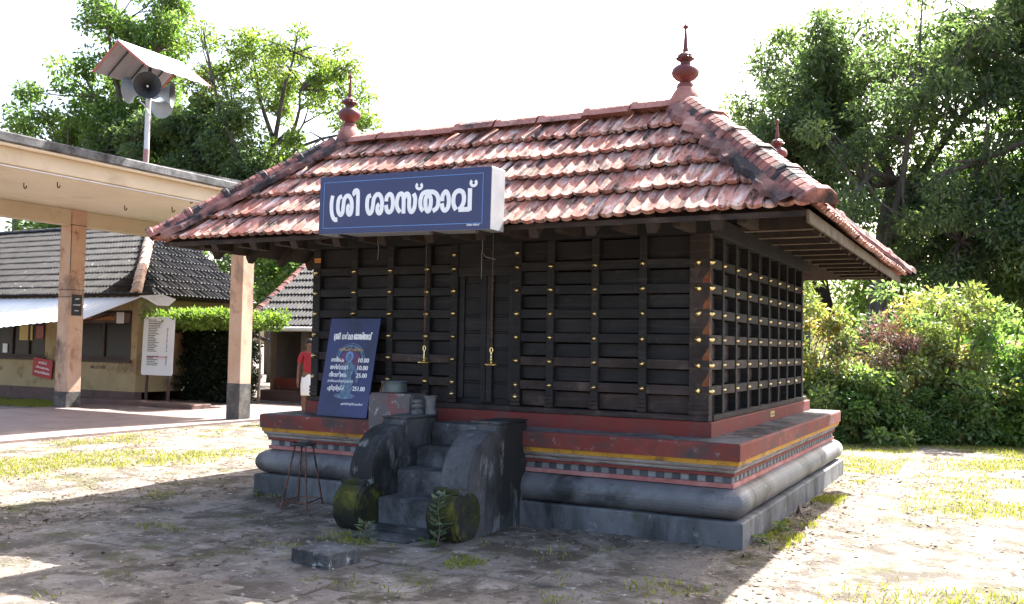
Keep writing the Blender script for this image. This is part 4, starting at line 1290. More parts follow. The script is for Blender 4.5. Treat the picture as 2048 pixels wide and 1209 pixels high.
for xx in (-17.05, -11.83):
    for yy in (1.4, 6.55):
        if yy < 2 and xx < -17:
            continue
        if yy < 2:
            continue
        h = PZ - 0.001 if xx < -15 else PZ - 0.27
        hw = 0.20 if xx < -15 else 0.17
        p = MB().box(xx - hw, xx + hw, yy - hw + .01, yy + hw - .01, 0.04, h).build('pillar', M_['pillar'], pav, bevel=0.012)
        MB().box(xx - hw - .005, xx + hw + .005, yy - hw + .004, yy + hw - .004, 0.03, 0.78 if xx > -15 else 0.42).build('pillar_foot', M_['pillarbase'], p, bevel=0.012)
    MB().box(xx - 0.2, xx + 0.2, -3.9, -3.5, 0.04, PZ - 0.361).build('pillar', M_['pillar'], pav, bevel=0.012)
fl = MB().box(-17.45, -11.60, -6.2, 10.4, -0.10, 0.055).build('floor', M_['redfloor'], pav, bevel=0.012)
for zz in (4.20, 2.72, 2.56):
    MB().ring((-17.256, -16.844, 6.344, 6.756), [(0, zz), (0, zz + 0.012), (0.01, zz + 0.012)]).build('tie_rope', M_['iron'], pav)
MB().tube([(-16.86, 6.352, 4.2), (-16.855, 6.35, 3.6), (-16.852, 6.352, 3.1)], 0.008, 5).build('cable', M_['iron'], pav)
MB().tube([(-11.70, -6, PZ - .30), (-11.70, 10.1, PZ - .30)], 0.012, 6).build('conduit', M_['pole'], pav)
hk = MB()
for (hx, hy) in ((-14.6, 3.6), (-13.9, 3.8), (-14.4, 7.0), (-15.2, 6.4), (-13.0, 6.2)):
    hk = MB().tube([(hx, hy, PZ + .01), (hx, hy, PZ - 0.07), (hx + 0.03, hy, PZ - 0.11), (hx + 0.07, hy, PZ - 0.10), (hx + 0.08, hy, PZ - 0.06)], 0.012, 6)
    hk.build('ceiling_hook', M_['rust'], pav)

o = MB().box(-17.02, -16.845, 6.42, 6.68, 2.14, 2.62).build('black_plate', M_['blacksign'])
o.location = (0, 0, 0)
o.matrix_basis = I4
tag(o, 'small black plate with white lines of writing on the left pavilion pillar', 'plate')
for i, (t, w) in enumerate((('ശ്രീ', .10), ('കെ. നാരായണൻ', .19), ('വക', .11))):
    put_text('lettering', t, frame((-16.844, 6.42, 2.14), (0, 1, 0), (0, 0, 1), (1, 0, 0)), 0.13 - w / 2, 0.36 - i * 0.13, w, 0.05, M_['white'], o, 1.0, 0.002)

# ------------------------------------------------------------------ loudspeakers on the roof
mx, my, mz = -11.95, 4.15, PZ + 0.19
ldsp = empty('loudspeaker_mast', (mx, my, mz), 'roof mast with grey horn loudspeakers under a small tin roof', 'loudspeaker')
MB().tube([(mx, my, mz - 0.02), (mx + 0.01, my, mz + 0.34)], 0.052, 12).build('pole_foot', M_['polered'], ldsp, smooth='auto')
MB().tube([(mx + .01, my, mz + 0.34), (mx + 0.02, my, mz + 1.75)], 0.047, 12).build('pole', M_['pole'], ldsp, smooth='auto')
MB().box(mx - .2, mx + .2, my - .2, my + .2, mz - 0.01, mz + 0.03).build('foot_plate', M_['slabedge'], ldsp)
hp = [(0.02, 0.0), (0.035, 0.03), (0.05, 0.10), (0.085, 0.18), (0.15, 0.27), (0.235, 0.345), (0.245, 0.35)]


def horn(direction, at_z):
    d = Vector(direction).normalized()
    q = d.to_track_quat('Z', 'Y').to_matrix().to_4x4()
    Mh = Matrix.Translation((mx + .02, my, at_z)) @ q @ Matrix.Translation((0, 0, 0.06))
    h = MB().lathe(hp, 24, Mh)
    h.f = h.f[:-1]
    ho = h.build('horn', M_['horn'], ldsp, smooth='auto')
    inn = MB().lathe([(max(0.0, r - 0.008), z + 0.006) for r, z in hp], 24, Mh)
    inn.f = [f[::-1] for f in inn.f[:-1]]
    inn.build('throat', M_['horn_in'], ho, smooth='auto')
    MB().lathe([(0.04, -0.10), (0.045, -0.02), (0.03, 0.0)], 14, Mh).build('driver', M_['horn'], ho, smooth='auto')
    MB().lathe([(0.0, 0.23), (0.018, 0.24), (0.02, 0.26), (0.0, 0.27)], 10, Mh).build('centre_cap', M_['white'], ho, smooth='auto')


horn((0.72, -0.72, -0.06), mz + 1.44)
horn((-0.80, -0.30, 0.0), mz + 1.44)
horn((0.80, 0.60, -0.05), mz + 1.40)
horn((-0.2, 0.9, 0.0), mz + 1.25)
MB().tube([(mx - .1, my - .1, mz + 1.22), (mx, my - .08, mz + 1.15), (mx + .08, my - .05, mz + 1.0), (mx + .14, my - .03, mz + 0.92)], 0.014, 6).build('cable', M_['pole'], ldsp, smooth=True)
# little gable roof of ribbed sheet
ax = Vector((0, 1, 0))
bx = Vector((1, 0, 0))
apex = Vector((-11.86, 4.12, 6.85))


def sheet(sgn, length, width, drop, name):
    mb = MB()
    n = 10
    vs = []
    for i in range(2 * n + 1):
        t = i / (2 * n)
        rib = 0.016 if i % 4 == 0 else 0.0
        for s_ in (0, 1):
            p = apex + ax * (t - 0.5) * length + bx * sgn * s_ * width + Vector((0, 0, -drop * s_ + rib))
            vs.append(tuple(p))
    fs = [(2 * i, 2 * i + 2, 2 * i + 3, 2 * i + 1) for i in range(2 * n)]
    nv = len(vs)
    vs += [(v[0], v[1], v[2] - 0.012) for v in vs]
    fs += [tuple(nv + q for q in f[::-1]) for f in fs]
    mb.add(vs, fs)
    return mb.build(name, M_['shed'], ldsp)


sheet(1, 1.45, 0.74, 0.52, 'roof_sheet')
sheet(-1, 1.45, 0.62, 0.46, 'roof_sheet')
for e in (-0.5, 0.5):
    for sg, w_, d_ in ((-1, 0.63, 0.47), (1, 0.75, 0.53)):
        a = apex + ax * e * 1.46 + Vector((0, 0, 0.0))
        MB().tube([a, a + bx * sg * w_ + Vector((0, 0, -d_))], 0.020, 6).build('edge_strip', M_['redtrim'], ldsp)
for e in (-0.3, 0.0, 0.3):
    for sg in (-1, 1):
        a = apex + ax * e * 1.5 + Vector((0, 0, -0.04))
        MB().tube([a, a + bx * sg * 0.58 + Vector((0, 0, -0.43))], 0.014, 5).build('roof_strut', M_['iron'], ldsp)
MB().tube([apex + ax * -0.74, apex + ax * 0.74], 0.035, 6).build('ridge_strip', M_['shed'], ldsp)
MB().tube([(mx + .02, my, mz + 1.7), (apex.x, apex.y, apex.z - 0.02)], 0.03, 6).build('roof_post', M_['iron'], ldsp)

# ------------------------------------------------------------------ office with sooty tiled roof
off = empty('office_building', (-22, 11, 0), 'ochre office with soot-dark tiled hip roof behind the pavilion', 'building')
OX0, OX1, OY0, OY1 = -34.0, -17.25, 8.6, 12.0
wall = MB()
wins = [(-23.6, -20.75, 1.10, 2.10), (-19.55, -17.45, 1.10, 2.35)]
# front wall with openings
xs = [OX0] + [v for w in wins for v in w[:2]] + [OX1]
for i in range(0, len(xs), 2):
    wall.box(xs[i], xs[i + 1], OY0, OY0 + 0.2, 0.30, 2.75)
for a, b, z0, z1 in wins:
    wall.box(a, b, OY0, OY0 + 0.2, 0.30, z0)
    wall.box(a, b, OY0, OY0 + 0.2, z1, 2.75)
wall.box(OX1 - 0.2, OX1, OY0 + 0.2, OY1, 0.30, 2.75)
wall.box(OX0, OX1, OY1, OY1 + 0.2, 0, 2.75)
wall.build('wall', M_['office'], off)
MB().box(OX0, OX1 + 0.02, OY0 - 0.03, OY0 + 0.18, -0.1, 0.31).build('dado', M_['brownband'], off)
MB().box(OX0 + .3, OX1 - .3, OY0 + 1.2, OY0 + 1.3, 0, 2.7).build('inner_wall', M_['frame'], off)
for a, b, z0, z1 in wins:
    w = MB()
    w.box(a, b, OY0 + 0.02, OY0 + 0.12, z0, z0 + 0.07).box(a, b, OY0 + 0.02, OY0 + 0.12, z1 - 0.07, z1)
    n = 4 if b - a > 2.5 else 2
    for i in range(n + 1):
        xx = a + 0.03 + (b - a - 0.06) * i / n
        w.box(xx - 0.03, xx + 0.03, OY0 + 0.021, OY0 + 0.119, z0 + 0.0701, z1 - 0.0701)
    w = w.build('window', M_['frame'], off)
    for i in range(n):
        x_a = a + 0.06 + (b - a - 0.06) * i / n
        x_b = a + 0.0 + (b - a - 0.06) * (i + 1) / n
        MB().box(x_a, x_b, OY0 + 0.06, OY0 + 0.066, z0 + 0.071, z1 - 0.071).build('pane', M_['glass'], w)
    MB().box(a - 0.05, b + 0.05, OY0 - 0.06, OY0 - 0.001, z0 - 0.07, z0 - 0.001).build('sill', M_['frame'], w)
for (a, b, z0, z1, m_) in ((-21.9, -21.35, 1.55, 1.95, 'yellowplate'), (-21.2, -20.9, 1.6, 1.95, 'pink'), (-22.6, -22.4, 1.2, 1.45, 'boardwhite')):
    MB().box(a, b, OY0 + 0.04, OY0 + 0.045, z0, z1).build('notice_sheet', M_[m_], off)
MB().box(-19.5, -17.5, OY0 - 0.05, OY0 - 0.001, 2.03, 2.28).build('name_strip', M_['brownband'], off)
put_text('name_lettering', 'വഴിപാട് കൗണ്ടർ', frame((-19.2, OY0 - 0.051, 2.03), (1, 0, 0), (0, 0, 1), (0, -1, 0)), 0.1, 0.07, 1.1, 0.13, M_['orange'], off, 1.2, 0.002)
MB().box(-17.95, -17.68, OY0 - 0.058, OY0 - 0.0515, 2.02, 2.30).build('notice_sheet', M_['boardwhite'], off)
put_text('wall_lettering', 'വഴിപാട് രസീത്', frame((-19.2, OY0 - 0.001, 0.86), (1, 0, 0), (0, 0, 1), (0, -1, 0)), 0.25, 0, 0.62, 0.13, M_['brownband'], off, 1.5, 0.002)
put_text('wall_lettering', 'കൗണ്ടർ', frame((-22.9, OY0 - 0.001, 0.72), (1, 0, 0), (0, 0, 1), (0, -1, 0)), 0, 0, 0.4, 0.15, M_['brownband'], off, 1.5, 0.002)
# roof
OE0, OZE, OZR = 8.05, 2.70, 4.95
oru = 3.4
oth = math.atan2(OZR - OZE, oru)
osl = math.hypot(oru, OZR - OZE)
oroof = MB()
rx1 = -16.70
ex0 = -34.5
back_y = 12.2
oroof.add([(ex0, OE0, OZE), (rx1, OE0, OZE), (rx1, back_y, OZE), (rx1 - oru, OE0 + oru, OZR), (ex0, OE0 + oru, OZR), (rx1 - oru, back_y, OZR)],
          [(0, 1, 3, 4), (1, 2, 5, 3)])
oroof.add([(ex0, OE0 + 0.02, OZE - 0.05), (rx1 - 0.02, OE0 + 0.02, OZE - 0.05), (rx1 - 0.02, back_y, OZE - 0.05), (ex0, back_y, OZE - 0.05)], [(3, 2, 1, 0)])
oroof.add([(rx1, back_y, OZE), (rx1 - oru, back_y, OZR), (rx1 - oru, back_y, OZE)], [(0, 2, 1)])
oroof.add([(ex0, OE0 + oru, OZR), (rx1 - oru, OE0 + oru, OZR), (rx1 - oru, OE0 + 2 * oru, OZE), (ex0, OE0 + 2 * oru, OZE)], [(0, 1, 2, 3)])
oroof = oroof.build('roof', M_['frame'], off)
otile = make_tile('roof_tile', 0.245, osl / 11 + 0.05, 16, 0.045, 2.3)
otile.materials.append(M_['greytile'])
oj = MB()
oc, os_ = math.cos(oth), math.sin(oth)
tile_field((ex0 + 6, OE0, OZE), (1, 0, 0), rx1 - ex0 - 6, oc, os_, 11, osl / 11, osl / 11 + 0.05, 0.245, otile, M_['greytile'], oroof, (False, True), 200, oj, 21, tilt=0.1, srange=(rx1 - ex0 - 6 - 5.6, 99))
tile_field((rx1, OE0, OZE), (0, 1, 0), back_y - OE0, oc, os_, 11, osl / 11, osl / 11 + 0.05, 0.245, otile, M_['greytile'], oroof, (True, False), 100, oj, 22, tilt=0.1)
oj = oj.build('roof_tile_field', M_['greytile_w'], oroof)
oj['kind'] = 'stuff'
oh = math.sqrt(2 * oru ** 2 + (OZR - OZE) ** 2)
ocap = make_cap(oh / 12, 0.13, 0.10)
ocap.materials.append(M_['palecap'])
upv = Vector((-oru, oru, OZR - OZE)).normalized()
sdv = upv.cross(Vector((0, 0, 1))).normalized()
for k in range(12):
    add('hip_cap', ocap, None, oroof, frame(Vector((rx1, OE0, OZE + 0.05)) + upv * (k * oh / 12), sdv, upv, sdv.cross(upv)) @ Matrix.Rotation(random.uniform(-.05, .05), 4, 'Z'))
rcap = make_cap(0.42, 0.13, 0.09)
rcap.materials.append(M_['greytile'])
for k in range(20):
    add('ridge_cap', rcap, None, oroof, frame((rx1 - oru - k * 0.42, OE0 + oru, OZR + 0.03), (0, 1, 0), (-1, 0, 0), (0, 0, 1)))
# awning of ribbed sheet, leaning out from the eave
aw = MB()
vs = []
n = 90
for i in range(n + 1):
    t = i / n
    xt = -24.6 + (24.6 - 16.55) * t
    xb = -25.2 + (25.2 - 17.20) * t
    rib = 0.012 * math.sin(i * 2.2)
    sag = 0.05 * math.sin(t * 9) * 0.6
    vs += [(xt, 8.12, 2.66 + rib), (xb, 6.95, 1.78 + 0.26 * t ** 2 + rib + sag)]
fs = [(2 * i, 2 * i + 2, 2 * i + 3, 2 * i + 1)[::-1] for i in range(n)]
aw.add(vs, fs)
aw.add([(v[0], v[1] + 0.004, v[2] - 0.006) for v in vs], [f[::-1] for f in fs])
aw.build('awning', M_['awning'], off)
vs = [(-16.55, 8.13, 2.665), (-16.30, 8.2, 2.68), (-15.9, 8.5, 2.62), (-15.75, 8.4, 2.38), (-16.05, 8.1, 2.32), (-16.35, 8.0, 2.46)]
aw2 = MB().prism([(0, 0), (0.55, 0.05), (0.95, -0.1), (0.85, -0.32), (0.55, -0.30), (0.25, -0.12)], 0, 0.012, 'z', frame((-16.62, 8.10, 2.67), (0.9, 0.4, 0.0), (-0.2, 0.6, 0.75), (0, 0, 1)))
aw2.build('awning_flap', M_['awning'], off)
for xx in (-24.0, -21.4, -18.2):
    MB().tube([(xx, 8.6, 2.25), (xx, 7.15, 1.88)], 0.02, 6).build('awning_strut', M_['frame'], off)

# ledge and step along the office
st_ = MB().box(-19.3, -14.4, 7.75, 8.35, -0.06, 0.16).build('stone_kerb', M_['brownband'], bevel=0.02)
tag(st_, 'low worn masonry kerb in front of the ochre office', 'kerb')

# red sign leaning on the wall
rs = empty('red_notice', (-20.7, 8.5, 0.5), 'small red notice with white lines tilted on the ochre wall', 'notice')
Mr = frame((-21.15, 8.55, 0.62), (0.985, 0, -0.12), (0.12, -0.05, 0.985), (0, -1, 0))
MB().box(0, 0.80, 0, 0.50, 0.0, 0.012, Mr).build('panel', M_['redsign'], rs)
for i, (t, w) in enumerate((('അറിയിപ്പ്', .34), ('പ്രവേശനം', .56), ('അനുവദനീയമല്ല', .62))):
    put_text('lettering', t, Mr, 0.40 - w / 2, 0.36 - i * 0.13, w, 0.085, M_['white'], rs, 1.4, 0.0135)

# white notice board
nb = empty('notice_board', (-16.3, 8.45, 0.6), 'tall white notice board with rows of small print beside the office corner', 'notice board')
Mn = frame((-16.86, 8.42, 0.76), (1, 0.0, 0), (0, 0.03, 1), (0, -1, 0.03))
rr = 0.06
BW, BH = 1.06, 1.42
poly = []
for cx, cy, a0 in ((BW - rr, rr, -90), (BW - rr, BH - rr, 0), (rr, BH - rr, 90), (rr, rr, 180)):
    poly += [(cx + rr * math.cos(R(a0 + 15 * i)), cy + rr * math.sin(R(a0 + 15 * i))) for i in range(7)]
MB().prism(poly, -0.02, 0.0, 'z', Mn).build('panel', M_['boardwhite'], nb)
pr = MB()
rg = random.Random(4)
for i in range(27):
    y = BH - 0.09 - i * 0.042
    if 19 <= i <= 20:
        continue
    w = rg.uniform(0.22, 0.38)
    x = 0.18
    while x < 0.18 + w:
        l_ = rg.uniform(0.02, 0.06)
        pr.box(x, x + l_, y, y + 0.022, 0.0008, 0.0016, Mn)
        x += l_ + 0.012
    if i > 4:
        pr.box(0.82, 0.82 + rg.choice((0.03, 0.045)), y, y + 0.022, 0.0008, 0.0016, Mn)
pr.build('printed_lines', M_['ink'], nb)['kind'] = 'stuff'
MB().box(0.14, 0.92, 0.40, 0.405, 0.0008, 0.0016, Mn).box(0.16, 0.88, 0.435, 0.455, 0.0008, 0.0016, Mn).build('red_printed_line', M_['redink'], nb)
for x in (0.15, 0.9):
    MB().box(x, x + 0.05, -0.85, 1.3, -0.07, -0.021, Mn).build('leg', M_['frame'], nb)

# ------------------------------------------------------------------ second building with gutter
b2 = empty('veranda_building', (-13, 14, 0), 'low veranda building with pale-lit dark tiles and a white gutter behind the shrine', 'building')
BY = 12.0
BX0, BX1 = -17.0, -2.0
MB().box(BX0 + 0.6, BX1, BY + 2.2, BY + 2.4, 0, 3.4).build('wall', M_['plaster'], b2)
MB().box(BX0 + 0.5, BX0 + 0.7, BY + 0.6, BY + 2.19, 0, 2.4).build('wall', M_['plaster'], b2)
MB().box(BX0 + 0.4, BX1, BY + 0.3, BY + 2.2, -0.1, 0.28).build('veranda_floor', M_['brownband'], b2, bevel=0.02)
MB().box(BX0 + 0.7, BX1, BY + 0.5, BY + 0.75, 0.281, 0.62).build('seat_wall', M_['redpl'], b2, bevel=0.02)
for xx in (-15.2, -13.6, -11.4, -9.2, -7):
    MB().box(xx - 0.14, xx + 0.14, BY + 0.5, BY + 0.78, 0.622, 2.1).build('pillar', M_['plaster'], b2, bevel=0.01)
bru, bze, bzr = 3.2, 2.03, 4.35
bth = math.atan2(bzr - bze, bru)
bsl = math.hypot(bru, bzr - bze)
broof = MB()
broof.add([(BX0, BY, bze), (BX1, BY, bze), (BX1, BY + bru, bzr), (BX0, BY + bru, bzr), (BX0, BY + 2 * bru, bze)], [(0, 1, 2, 3), (4, 0, 3)])
broof.add([(BX0, BY + bru, bzr), (BX1, BY + bru, bzr), (BX1, BY + 2 * bru, bze), (BX0, BY + 2 * bru, bze)], [(0, 1, 2, 3)])
broof = broof.build('roof', M_['greytile_w'], b2)
btile = make_tile('roof_tile', 0.25, bsl / 10 + 0.05, 16, 0.045, 2.3)
btile.materials.append(M_['greytile'])
bj = MB()
tile_field((BX0, BY, bze), (1, 0, 0), BX1 - BX0, math.cos(bth), math.sin(bth), 10, bsl / 10, bsl / 10 + 0.05, 0.25, btile, M_['greytile'], broof, (False, False), 210, bj, 31, tilt=0.1, srange=(0, 5.2))
bj = bj.build('roof_tile_field', M_['greytile_w'], broof)
bj['kind'] = 'stuff'
bh = math.sqrt(bru ** 2 + (bzr - bze) ** 2)
bcap = make_cap(0.42, 0.13, 0.10)
bcap.materials.append(M_['hip'])
upv = Vector((0, bru, bzr - bze)).normalized()
sdv = upv.cross(Vector((0, 0, 1))).normalized()
for k in range(int(bh / 0.42)):
    add('hip_cap', bcap, None, broof, frame(Vector((BX0, BY, bze + 0.05)) + upv * (k * 0.42), sdv, upv, sdv.cross(upv)))
gt = MB()
gt.tube([(BX0 + 0.1, BY - 0.09, bze - 0.06), (-10, BY - 0.09, bze - 0.05), (BX1, BY - 0.09, bze - 0.04)], 0.065, 10)
gt.build('gutter', M_['white'], b2, smooth='auto')

# ------------------------------------------------------------------ person standing behind the shrine
def skin_mesh(name, joints, edges, mat, parent, M, sub=2):
    """continuous surface grown over a skeleton: joints {name: (pos, radius)}"""
    keys = list(joints)
    me = bpy.data.meshes.new(name)
    me.from_pydata([joints[k][0] for k in keys], [(keys.index(a), keys.index(b)) for a, b in edges], [])
    ob = bpy.data.objects.new(name, me)
    COL.objects.link(ob)
    sk = ob.modifiers.new('skin', 'SKIN')
    lay = me.skin_vertices[0] if me.skin_vertices else None
    if lay is None:
        bmx = bmesh.new()
        bmx.from_mesh(me)
        bmx.verts.layers.skin.verify()
        bmx.to_mesh(me)
        bmx.free()
        lay = me.skin_vertices[0]
    for i, k in enumerate(keys):
        r = joints[k][1]
        lay.data[i].radius = (r, r) if not isinstance(r, tuple) else r
        lay.data[i].use_root = (i == 0)
    ss = ob.modifiers.new('sub', 'SUBSURF')
    ss.levels = sub
    dg = bpy.context.evaluated_depsgraph_get()
    out = bpy.data.meshes.new_from_object(ob.evaluated_get(dg))
    bpy.data.objects.remove(ob)
    out.polygons.foreach_set('use_smooth', [True] * len(out.polygons))
    out.name = name
    out.materials.clear()
    return add(name, out, mat, parent, M)


person = empty('person', (-10.71, 7.39, 0.055), 'person in red shirt and white cloth standing half hidden behind the shrine corner', 'person')
MP = Matrix.Translation((-10.73, 7.40, 0.035)) @ Matrix.Rotation(R(35), 4, 'Z') @ Matrix.Scale(0.95, 4)
J = {'pelvis': ((0, 0, 0.95), 0.125), 'belly': ((0, -0.01, 1.10), 0.125), 'chest': ((0, 0.0, 1.30), 0.13), 'neckb': ((0, 0.0, 1.46), 0.065), 'neck': ((0, 0.0, 1.52), 0.055),
     'head': ((0, -0.015, 1.62), 0.085), 'crown': ((0, 0.0, 1.70), 0.07)}
E_ = [('pelvis', 'belly'), ('belly', 'chest'), ('chest', 'neckb'), ('neckb', 'neck'), ('neck', 'head'), ('head', 'crown')]
for s, t in ((-1, 'r'), (1, 'l')):
    J.update({'sh' + t: ((s * 0.17, 0.0, 1.40), 0.06), 'el' + t: ((s * 0.225, 0.02, 1.12), 0.042), 'wr' + t: ((s * 0.235, -0.05, 0.88), 0.030), 'pa' + t: ((s * 0.235, -0.065, 0.80), 0.032),
              'hi' + t: ((s * 0.09, 0, 0.88), 0.095), 'kn' + t: ((s * 0.10, -0.02, 0.50), 0.060), 'an' + t: ((s * 0.11, 0.02, 0.10), 0.040), 'to' + t: ((s * 0.12, -0.14, 0.035), 0.032)})
    E_ += [('neckb', 'sh' + t), ('sh' + t, 'el' + t), ('el' + t, 'wr' + t), ('wr' + t, 'pa' + t), ('pelvis', 'hi' + t), ('hi' + t, 'kn' + t), ('kn' + t, 'an' + t), ('an' + t, 'to' + t)]
    for i, (dx, ln) in enumerate(((-0.024, 0.062), (-0.008, 0.075), (0.008, 0.072), (0.024, 0.058))):
        J['f%d%s' % (i, t)] = ((s * 0.235 + dx * 0.3, -0.07 + dx, 0.762), 0.009)
        J['g%d%s' % (i, t)] = ((s * 0.228 + dx * 0.3, -0.075 + dx, 0.762 - ln), 0.008)
        E_ += [('pa' + t, 'f%d%s' % (i, t)), ('f%d%s' % (i, t), 'g%d%s' % (i, t))]
    J['th' + t] = ((s * 0.215, -0.11, 0.775), 0.010)
    E_ += [('pa' + t, 'th' + t)]
skin_mesh('body', J, E_, M_['skin'], person, MP)
S = {'pelvis': ((0, 0, 0.99), 0.150), 'belly': ((0, -0.01, 1.10), 0.150), 'chest': ((0, 0.0, 1.30), 0.155), 'neckb': ((0, 0.0, 1.44), 0.085)}
E2 = [('pelvis', 'belly'), ('belly', 'chest'), ('chest', 'neckb')]
for s, t in ((-1, 'r'), (1, 'l')):
    S.update({'sh' + t: ((s * 0.17, 0.0, 1.395), 0.078), 'el' + t: ((s * 0.215, 0.015, 1.20), 0.066)})
    E2 += [('neckb', 'sh' + t), ('sh' + t, 'el' + t)]
skin_mesh('shirt', S, E2, M_['shirt'], person, MP)
mb = MB()
n = 28
prof_ = [(0.135, 0.105, 1.00), (0.165, 0.135, 0.90), (0.185, 0.15, 0.75), (0.18, 0.145, 0.60), (0.175, 0.14, 0.53), (0.165, 0.13, 0.53)]
vs = []
for rx, ry_, z in prof_:
    for k in range(n):
        a = 2 * math.pi * k / n
        w = 1 + 0.05 * math.sin(5 * a + z * 3)
        vs.append((rx * w * math.cos(a), ry_ * w * math.sin(a), z))
fs = [(i * n + k, i * n + (k + 1) % n, (i + 1) * n + (k + 1) % n, (i + 1) * n + k) for i in range(len(prof_) - 1) for k in range(n)]
mb.add(vs, fs, MP)
mb.build('waist_cloth', M_['cloth'], person, smooth=True)
hm = MB()
hm.lathe([(0.096, -0.005), (0.102, 0.04), (0.092, 0.085), (0.06, 0.115), (0.0, 0.125)], 18, MP @ Matrix.Translation((0, 0.012, 1.63)) @ Matrix.Rotation(R(-18), 4, 'X'))
hm.build('hair', M_['hair'], person, smooth=True)
fm = MB()
fm.lathe([(0.0, 0.0), (0.014, 0.01), (0.010, 0.04), (0.0, 0.05)], 8, MP @ Matrix.Translation((0, -0.098, 1.595)))
for s in (-1, 1):
    fm.lathe([(0.0, -0.02), (0.016, -0.01), (0.018, 0.015), (0.0, 0.03)], 8, MP @ Matrix.Translation((s * 0.088, 0.0, 1.615)))
fm.build('nose_and_ears', M_['skin'], person, smooth=True)
em = MB()
for s in (-1, 1):
    em.lathe([(0.0, -0.006), (0.012, 0.0), (0.0, 0.006)], 8, MP @ Matrix.Translation((s * 0.032, -0.094, 1.64)))
em.box(-0.022, 0.022, -0.103, -0.09, 1.568, 1.574, MP)
em.build('eyes_and_mouth', M_['hair'], person)

# ------------------------------------------------------------------ vegetation
def cluster_crown(rng, center, radii, n, rmin, rmax, shell=0.5):
    c = []
    while len(c) < n:
        p = rng.uniform(-1, 1, 3)
        d = np.linalg.norm(p)
        if d > 1 or d < shell * rng.random():
            continue
        c.append(p)
    c = np.array(c)
    # lumpy outline
    ang = np.arctan2(c[:, 1], c[:, 0])
    lump = 1 + 0.16 * np.sin(ang * 3 + 1.3) + 0.10 * np.sin(ang * 5 + c[:, 2] * 4)
    c = c * np.array(radii) * lump[:, None] + np.array(center)
    return c, rng.uniform(rmin, rmax, n)


def tree(name, label, base, trunk, r0, crowns, per, leaf, mat, seed, droop=0.4, limbs=9, group='trees behind the temple yard', cat='tree', twig=0.35):
    """trunk: polyline from the base; crowns: [(centre, radii, clusters, rmin, rmax)]"""
    rng = np.random.default_rng(seed)
    root = empty(name, base, label, cat, group)
    tp_ = [Vector(p) for p in trunk]
    rad = [r0 * (1 - 0.5 * i / (len(tp_) - 1)) for i in range(len(tp_))]
    rad[0] *= 1.35
    tm = MB()
    tm.tube(tp_, rad, 10)
    tr = tm.build('trunk', M_['bark'], root, smooth=True)
    cs, rs = [], []
    for c, r, n, a, b in crowns:
        q, w = cluster_crown(rng, c, r, n, a, b)
        cs.append(q)
        rs.append(w)
    cs = np.concatenate(cs)
    rs = np.concatenate(rs)
    # main limbs to well-spread clusters
    idx = [int(rng.integers(len(cs)))]
    while len(idx) < limbs:
        d = np.min(np.linalg.norm(cs[:, None] - cs[idx][None], axis=2), axis=1)
        idx.append(int(np.argmax(d)))
    nodes = []
    for i in idx:
        end = Vector(cs[i])
        k = rng.integers(max(1, len(tp_) - 3), len(tp_))
        st = tp_[k]
        mid = st.lerp(end, 0.4) + Vector(rng.normal(0, 0.25, 3)) + Vector((0, 0, 0.35))
        mid2 = st.lerp(end, 0.75) + Vector(rng.normal(0, 0.2, 3)) + Vector((0, 0, 0.25))
        path = [st, st.lerp(mid, 0.5) + Vector(rng.normal(0, 0.06, 3)), mid, mid.lerp(mid2, 0.5) + Vector(rng.normal(0, 0.08, 3)), mid2, end]
        rr = r0 * 0.42
        lm = MB()
        lm.tube(path, [rr, rr * .85, rr * .68, rr * .52, rr * .38, rr * .12], 7)
        lm.build('limb', M_['bark'], tr, smooth=True)
        nodes += [(p, rr * (0.8 - 0.13 * q)) for q, p in enumerate(path[1:5])]
    tw = MB()
    npos = np.array([tuple(p) for p, _ in nodes])
    for i, c in enumerate(cs):
        d = np.linalg.norm(npos - c, axis=1)
        j = int(np.argmin(d + rng.random(len(d)) * 0.4))
        a = nodes[j][0]
        e = Vector(c)
        m1 = a.lerp(e, 0.5) + Vector(rng.normal(0, 0.12, 3)) + Vector((0, 0, 0.08))
        rr = min(nodes[j][1], r0 * 0.16)
        tw.tube([a, m1, e], [rr, rr * .6, rr * .2], 5, cap=False)
        for q in range(3):
            e2 = e + Vector(rng.normal(0, rs[i] * 0.55, 3))
            tw.tube([m1.lerp(e, 0.6), e2], [rr * twig, rr * twig * .3], 4, cap=False)
    tw.build('branches', M_['bark'], root)['kind'] = 'stuff'
    p, ax, sd = clump_leaves(cs, rs, per, rng, droop)
    n = len(p)
    # uneven colour from clump to clump
    rv = np.clip(np.repeat(rng.random(len(cs)), per) * 0.6 + rng.random(n) * 0.5 - 0.05, 0, 1)
    leaf_object('crown', p, ax, sd, leaf[0] * rng.uniform(0.7, 1.25, n), leaf[1] * rng.uniform(0.7, 1.25, n), mat, root, rnd=rv)
    return root


